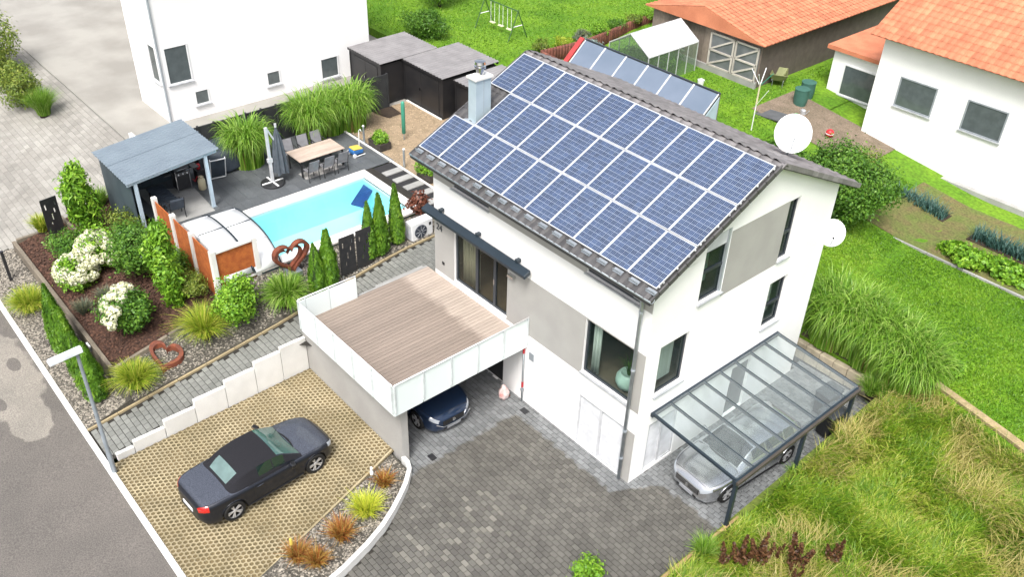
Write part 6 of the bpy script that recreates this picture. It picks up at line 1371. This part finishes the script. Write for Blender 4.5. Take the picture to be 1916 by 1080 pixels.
for i,(x,y) in enumerate(((.35,10.0),(1.1,10.2),(1.9,10.0),(2.7,10.0),(3.35,9.7))):
    misc_plant((x,y,.75),['tall miscanthus grass against the rear house corner','tall miscanthus grass, second from the house corner','tall miscanthus grass in the middle of the hedge row','tall miscanthus grass, fourth from the house corner','tall miscanthus grass at the lawn end of the hedge row'][i],2.6-.1*i,.8,'miscanthus hedge behind the pergola')
grass_plant('low_green_grass',(2.75,8.75,.6),'low dark green grass mound between pergola and miscanthus hedge','grass tuft',MISC,700,.6,.75,.8,.026,.3)
SY = [(-3.95,-6.75,.62,YELG,'bright yellow-green sedge tussock in the pebble planting strip',1000,.72),(-3.62,-7.75,.5,REDG,'orange-brown sedge tussock beside the yellow-green sedge',700,.7),(-3.75,-9.05,.45,REDG,'rusty red sedge tussock with a yellow flower near the wall end',700,.6),(-3.3,-8.75,.45,REDG,'rusty red sedge tussock pressed against the white curved wall',700,.55),(-4.5,-5.75,.42,REDG,'red-brown sedge tussock near the carport pillar',500,.6)]
for x,y,R,m,l,n,H in SY: grass_plant('sedge',(x,y,.14),l,'ornamental grass',m,int(n*.55),R,H,.85,.026,.3,'sedges in the pebble planting strip')
t = thing('figurine_stake',(-4.72,-6.0,.14),'small white garden figurine stake by the red-brown sedge','garden stake'); MB().tube([(0,0,0),(0,0,.4)],.012,6).build('stake',STEEL,t,W=False); MB().lathe([(.03,.38),(.06,.45),(.05,.55),(.02,.6),(.045,.66),(.03,.72)],10).build('figure',PVCW,t,W=False,smooth=True)
t = thing('yellow_flower',(-3.85,-9.15,.14),'single yellow torch flower in the rusty red sedge','flower'); MB().tube([(0,0,0),(.02,0,.6)],.008,5).build('stem',LEAFM,t,W=False); MB().lathe([(.02,.55),(.045,.62),(.04,.8),(.01,.86)],8,c=(.02,0,0)).build('bloom',YELLOW,t,W=False,smooth=True)
grass_plant('edge_grass_tuft',(3.3,-.55,.25),'bright green grass tuft at the end of the timber edging','grass tuft',MISC,420,.5,.85,.6,.022,.3)
grass_plant('edge_grass_tuft',(3.15,3.85,.25),'green grass tuft at the foot of the middle pergola post','grass tuft',MISC,260,.3,.55,.6,.018,.3)
# --- shrubs and trees of the front bed
shrub('columnar_tree',(-20.75,-7.95,h_bed(-7.95)),'bright columnar cherry tree in front of the grill shelter','tree',LEAFM,.45,.45,1.6,300,13,.18,.07,.5,.3,.11,'columnar trees',.25,.3)
shrub('columnar_tree',(-14.35,-7.5,h_bed(-7.5)),'bright columnar cherry tree in front of the rusty privacy screen','tree',LEAFM,.4,.4,1.75,330,13,.19,.075,.5,.3,.10,'columnar trees',.25,.3)
shrub('leafy_shrub',(-16.9,-7.75,h_bed(-7.75)),'broad dark green shrub in the middle of the mulch bed','shrub',LEAFD,1.1,.95,1.0,440,14,.11,.055,.6,.3,.12)
shrub('leafy_shrub',(-18.6,-7.3,h_bed(-7.3)),'loose olive green shrub below the grill shelter post','shrub',LEAFO,.8,.7,.7,260,13,.10,.045,.4,.3,.12)
shrub('leafy_shrub',(-20.0,-9.1,h_bed(-9.1)),'small dark green shrub beside the white hydrangeas and slotted panels','shrub',LEAFD,.7,.6,.55,220,13,.10,.05,.4,.3,.1)
shrub('leafy_shrub',(-12.45,-6.05,gz(-12.45,-6.05)-.1),'fresh green bushy shrub covering the corner of the rusty screen','shrub',LEAFM,.8,.72,.9,360,14,.11,.065,.6,.3,.11)
shrub('leafy_shrub',(-15.7,-6.95,h_bed(-6.95)),'mid-green shrub tucked between the cherry tree and the rusty screen','shrub',LEAFD,.7,.5,.6,240,13,.10,.05,.5,.3,.1)
shrub('low_conifer',(-14.3,-6.75,2.0),'low olive spreading conifer at the foot of the rusty screen','shrub',LEAFO,.75,.45,.4,240,14,.09,.025,.35,.3,.08)
def hydrangea(loc, rx, ry, rz, label, nf, side):
    t = shrub('hydrangea',loc,label,'hydrangea',LEAFM if rx < .8 else LEAFD,rx,ry,rz,int(330*rx),14,.11,.07,.25,.25,.1,'white hydrangeas',.15)
    me=None; k=0
    while k < nf:
        d = rand_dirs(1)[0]
        if d[2] < -.15 or (side is not None and d@np.array(side) < .12): continue
        p = d*np.array([rx,ry,rz])*1.02; p[2]+= .15+rz*.85
        if me is None:
            n=46; D=rand_dirs(n); C=D*np.array([.095,.095,.11])[None]*(.85+.2*G_.random((n,1))); V,F=leaf_arrays(C,D,.06+.02*G_.random(n),.05+.02*G_.random(n)); o=npmesh('flower_head',V,F,G_.random(n),FLOW,t); me=o.data
        else: o=link('flower_head',me,None,t)
        s=1.0+.65*G_.random(); o.location=tuple(p); o.scale=(s,s,s); o.rotation_euler=(G_.random(),G_.random(),G_.random()*6); k+=1
    return t
hydrangea((-18.35,-9.3,h_bed(-9.3)),.7,.65,.5,'rounded hydrangea with cream white blooms, nearest the street thujas',70,None)
hydrangea((-18.6,-8.35,h_bed(-8.35)),.75,.7,.65,'full hydrangea of white blooms between green shrubs',95,None)
hydrangea((-14.3,-8.95,h_bed(-8.95)),.9,.75,.85,'large hydrangea with white blooms only along its street side',52,(-.75,-.6,.25))
for x,y,l in ((-16.75,-9.75,'grey-green lavender tuft, browner than its neighbours, near the sleeper edge'),(-15.85,-9.3,'grey-green lavender tuft close to the large hydrangea'),(-16.7,-8.95,'grey-green lavender tuft in front of the broad dark shrub')): grass_plant('lavender',(x,y,h_bed(y)),l,'lavender',LAV,500,.45,.5,.8,.03,.15,'lavender tufts in the mulch')
# red dried plant, planter plants, bush by the drive
t=shrub('dried_magnolia',(-12.75,1.75,2.5),'brown dried magnolia-like plant behind the heat pump','shrub',DRYP,.42,.5,.5,60,9,.16,.09,.5,.3,.08,None,.35)
shrub('planter_shrub',(-18.75,3.95,GZ+.25),'bright green leafy plants growing in the far planter box','plant',LEAFM,.5,.32,.22,120,12,.09,.05,.3,.3,.05,None,.02)
shrub('planter_shrub',(-15.2,3.95,GZ+.25),'round bright bush growing in the planter box by the slabs','plant',LEAFM,.52,.45,.32,160,12,.09,.05,.3,.3,.05,None,.05)
shrub('ball_shrub',(1.75,-3.45,0),'round bright green bush at the front of the driveway','shrub',LEAFM,.45,.45,.38,160,12,.09,.055,.3,.3,.07,None,.05)
# --- rear garden
shrub('bushy_tree',(-3.4,16.3,1.2),'big loose bushy tree between rear house corner and vegetable bed','tree',LEAFD,1.9,1.7,1.6,1000,14,.14,.07,.6,.3,.2,None,.5)
shrub('bushy_tree',(-5.2,15.0,1.5),'dark leafy bush behind the small satellite dish','tree',LEAFD,1.4,1.5,1.4,600,13,.13,.06,.45,.3,.16,None,.5)
shrub('bushy_tree',(-4.4,18.9,1.4),'yellow-green bush at the edge of the bare soil','tree',LEAFO,1.2,1.2,1.0,420,13,.13,.06,.45,.3,.14,None,.4)
shrub('low_hedge_plant',(-7.3,18.2,1.8),'clipped low green hedge beside the bare soil yard','hedge',LEAFD,1.4,.45,.5,300,13,.09,.05,.3,.3,.07,None,.05)
for x,y,l in ((1.0,18.3,'leafy pumpkin plants spilling over the vegetable bed kerb'),(2.6,18.4,'leafy squash plants at the outer end of the vegetable bed')): shrub('vegetable_plant',(x,y,1.05),l,'plant',LEAFM,1.1,.6,.25,260,12,.16,.13,.4,.4,.08,None,.02)
for x,y,l in ((1.6,20.3,'row of blue-green leeks behind the leafy vegetables'),(-2.4,20.8,'clump of blue-green leeks beside the bushy tree')):
    t=thing('leek_row',(x,y,1.05),l,'vegetables'); n=500; base=np.stack([G_.uniform(-1.3,1.3,n),G_.uniform(-.35,.35,n),np.zeros(n)],-1); V,F,s=blade_arrays(base,.35+.4*G_.random(n),G_.random(n)*6.28,.3+.5*G_.random(n),.3*G_.random(n),.04+.02*G_.random(n),3); npmesh('blades',V,F,np.repeat(G_.random(n),s),LEEK,t); MB().box(-1.35,1.35,-.4,.4,-.1,.02).build('ridge_soil',SOIL,t,W=False)
shrub('border_plant',(3.95,11.4,.95),'small leafy plant on the lawn beside the miscanthus hedge','plant',LEAFM,.42,.42,.3,120,11,.12,.07,.3,.3,.06,None,.05)
for i in range(7):
    y=16.6+i*1.4; shrub('border_flower',(-22.15,y,3.05),['pale','golden','white-leaved','yellow-green','dark','olive','light'][i]+' border plant above the palisade on the upper lawn','plant',[LEAFO,PENN,LAV,LEAFM,LEAFD,LEAFO,LEAFM][i],.45,.6,.25,90,11,.09,.05,.4,.3,.06,'plants along the palisade',.02)
for x,y,l in ((-18.3,19.2,'tomato plants inside the greenhouse near its end wall'),(-17.1,20.6,'tall plants along the right glass side inside the greenhouse'),(-18.2,21.4,'tall plants at the back inside the greenhouse')): shrub('greenhouse_plant',(x,y,2.4),l,'plant',LEAFD,.6,.9,.75,240,12,.13,.07,.4,.3,.1,'plants inside the greenhouse',.1)
shrub('conifer_shrub',(-20.4,18.3,2.5),'pale blue-green shrub beside the greenhouse end','shrub',leafmat('glaucous_leaf',[(.18,.30,.26),(.32,.46,.42),(.5,.62,.6)]),.7,.6,.6,240,12,.1,.05,.4,.3,.1,None,.2)
shrub('hedge_bush',(-27.5,12.9,2.9),'green bush behind the black sheds','shrub',LEAFD,1.3,1.2,.8,340,13,.12,.06,.4,.3,.14,None,.2)
shrub('hedge_bush',(-31.0,16.5,3.0),'dark evergreen tree beside the white neighbour house','tree',THUJA,1.3,1.6,2.2,700,13,.16,.07,.4,.3,.2,None,.3)
shrub('hedge_bush',(-33.5,-6.3,2.2),'olive green bush on the neighbour forecourt','shrub',LEAFO,1.3,1.0,1.0,360,13,.13,.06,.4,.3,.14,None,.1)
shrub('hedge_bush',(-38,-6.4,2.2),'tall green hedge bush at the far end of the forecourt','shrub',LEAFO,2.4,1.2,1.6,600,13,.16,.07,.4,.3,.2,None,.1)
grass_plant('neighbour_grass',(-31.6,-5.9,2.2),'arching grass on the neighbour forecourt before the olive bush','ornamental grass',MISC,1200,.8,1.5,.6,.024,.3)
# --- vase leaves inside window
V,F,r=tussock(60,.3,.9,.6,.02,.3); npmesh('leaves',V+np.array([0,0,.5]),F,r,LEAFD,pot)
# --- lawn blades (uncountable)
def scatter_blades(name, n, region, zf, H, wid, lean, m, segs=2, keep=None, clumps=False, patchseed=0):
    pts=[]; tot=0
    while tot < n:
        x=G_.uniform(region[0],region[1],n); y=G_.uniform(region[2],region[3],n)
        for a,b in zip(x,y):
            if keep is not None and not keep(a,b): continue
            z=zf(a,b)
            if inview(a,b,z,.2): pts.append((a,b,z))
        tot=len(pts)
        if len(pts)==0: break
    P=np.array(pts[:n]); n=len(P); ang=G_.random(n)*6.28
    if clumps:
        nz=np.array([mnoise.noise(Vector((a*.55,b*.55,patchseed))) for a,b in P[:,:2]]); ang=nz*5+G_.normal(0,1.1,n); hs=np.array([mnoise.noise(Vector((a*.9,b*.9,patchseed+9))) for a,b in P[:,:2]]); H=H*np.clip(1+.6*hs,.4,1.7); tone=np.array([mnoise.noise(Vector((a*.8,b*.8,patchseed+20))) for a,b in P[:,:2]])
        rn=np.clip(.38+.34*tone+.24*G_.normal(size=n),0,1)
    else:
        H=np.full(n,H); rn=G_.random(n)*.7+.1
    V,F,s=blade_arrays(P,H*(.6+.7*G_.random(n)),ang,lean*(.3+G_.random(n)),.15+.25*G_.random(n),wid*(.6+.8*G_.random(n)),segs)
    o=npmesh(name,V,F,np.repeat(rn,s),m); o['kind']='stuff'; o['label']=name.replace('_',' '); return o
scatter_blades('lawn_grass', 80000, (-6,16,9.4,22), h_back, .075, .03, .8, LAWN, keep=lambda x,y: not (x<9 and 17.5<y<22.6 and x>-3.3) and not (-10<x<0 and y<8.6) and (x<3.1 or y>10.5-.22*(x-3.1)))
scatter_blades('rear_lawn_grass', 46000, (-36,-9,11.6,34), h_back, .085, .045, .7, LAWN, keep=lambda x,y: not (-20.6<x<-12.6 and y>22.6) and not (x>-11.7 and y>20.7) and not (-19.3<x<-10.4 and 14.4<y<16.7) and not (-19.1<x<-16.3 and 18.3<y<22.2))
scatter_blades('meadow_grass', 76000, (3.05,13,-3,10.9), h_back, .40, .030, .85, WILD, segs=3, keep=lambda x,y: x>3.25 and (y<10.2-.2*(x-3.1)), clumps=True, patchseed=3.3)
scatter_blades('meadow_dry_grass', 8500, (3.05,12,-3,10.5), h_back, .60, .02, .8, leafmat('straw_blade',[(.32,.29,.08),(.45,.39,.13),(.56,.48,.20)]), segs=4, keep=lambda x,y: x>3.2 and (y<10-.2*(x-3.1)) and nz2(x,y,.6,4.4)>-.02, clumps=True, patchseed=8.1)
def dock(loc,l):
    t=thing('dock_plant',loc,l,'plant','rusty dock plants in the meadow'); n=420; u=G_.random(n); a=G_.random(n)*6.28; st=G_.integers(0,4,n); ox=np.array([0,.12,-.1,.05])[st]; oy=np.array([0,.06,.08,-.12])[st]
    C=np.stack([ox*(.4+u)+.05*np.cos(a)*(1.2-u),oy*(.4+u)+.05*np.sin(a)*(1.2-u),.3+u*.65],-1); V,F=leaf_arrays(C,rand_dirs(n),.05+.03*G_.random(n),.035+.02*G_.random(n)); npmesh('seed_heads',V,F,G_.random(n),DOCK,t)
    s=MB()
    for x,y in ((0,0),(.12,.06),(-.1,.08),(.05,-.12)): s.tube([(x*.3,y*.3,-.05),(x,y,.5),(x*1.4,y*1.4,.95)],.008,5)
    s.build('stems',DOCK,t,W=False,stuff=True); return t
for i,(x,y,l) in enumerate(((3.85,-.45,'rusty brown dock plant by the bright edge tuft'),(4.5,.25,'rusty brown dock plant, second from the edge tuft'),(4.75,.75,'rusty brown dock plant amid green meadow grass'),(5.25,.85,'dense rusty brown dock plant farther into the meadow'),(5.8,1.75,'rusty brown dock plant at the end of the dock row'),(5.45,.45,'low rusty dock plant in front of the dense one'),(4.2,-.15,'tall rusty dock plant between edge tuft and green grass'))):
    o_=dock((x,y,h_back(x,y)),l); q=(.8,1.15,.7,1.3,1.0,.75,1.1)[i]; o_.scale=(q*1.5,q*1.5,q); o_.rotation_euler=(0,0,i*1.3)
# --- loose pebbles and bark chips
def stones(name,n,region,zf,size,m,keep,parent):
    out=MB() ; V=[];F=[];R=[]; o8=np.array([(1,0,0),(-1,0,0),(0,1,0),(0,-1,0),(0,0,1),(0,0,-1)],float); f8=np.array([(4,0,2),(4,2,1),(4,1,3),(4,3,0)])
    X=G_.uniform(region[0],region[1],n*3); Y=G_.uniform(region[2],region[3],n*3); k=0
    for x,y in zip(X,Y):
        if k>=n: break
        if not keep(x,y): continue
        z=zf(x,y); s=size*(.5+.9*G_.random()); a=G_.random()*6.28; c,sn=math.cos(a),math.sin(a); q=o8*np.array([s,s*.75,s*.55])+G_.normal(0,s*.12,(6,3)); q=np.stack([q[:,0]*c-q[:,1]*sn+x,q[:,0]*sn+q[:,1]*c+y,q[:,2]+z+.1*s],-1)
        V.append(q);F.append(f8+6*k);R+= [G_.random()]*4; k+=1
    V=np.concatenate(V);F=np.concatenate(F); return npmesh(name,V,F,R,m,parent,stuff=True)
PS=lambda n:bpy.data.objects[n]
stones('loose_pebbles',9000,(-23.1,-12.1,-11.6,-10.28),h_strip,.045,STONE,lambda x,y:x<x_pathl(y)-.1,PS('pebble_strip'))
stones('loose_pebbles',9000,(-13.25,-11.7,-10.2,3.5),h_bank,.042,STONE,lambda x,y:x<x_pathl(y)-.1,PS('pebble_bank'))
stones('loose_pebbles',4500,(-5.4,-2.3,-11.6,-4.9),lambda x,y:.13,.04,STONE,lambda x,y:pad_right(y-PY0)+PX0+.05<x<xkerb(y)-.04,PS('pebble_planting_strip'))
stones('bark_chips',9000,(-22.7,-13.4,-10.05,-6.2),lambda x,y:h_bed(y)+.03,.05,MULCHC,lambda x,y:True,PS('mulch_bed'))
stones('loose_gravel',5000,(-21.9,-12.7,3.65,7.7),lambda x,y:GZ-.01,.03,mat('tan_stone',(.40,.31,.21),(.3,.23,.15),rough=.9,scale=20,rnd=.5),lambda x,y:True,PS('gravel_yard'))

gp = thing('garden_post',(-21.25,-10.95,h_strip(-21.25,-10.95)),'slim dark post standing in the pebbles by the forecourt','post'); MB().box(-.05,.05,-.05,.05,-.1,1.25).build('shaft',DARKM,gp,W=False); MB().box(-.06,.06,-.06,.06,1.25,1.28).build('cap',DARKM,gp,W=False)
for x,l in ((-18.2,'small white spotlight on the sleeper edging near the hydrangeas'),(-14.9,'small white spotlight on the sleeper edging near the thujas')):
    t=thing('edge_spotlight',(x,-10.3,1.15),l,'spotlight','spotlights on the sleeper edging'); MB().obox((0,-.02,.08),(.28,.06,.06)).build('head',PVCW,t,W=False); MB().box(-.02,.02,-.02,.06,-.2,.06).build('bracket',STEEL,t,W=False)
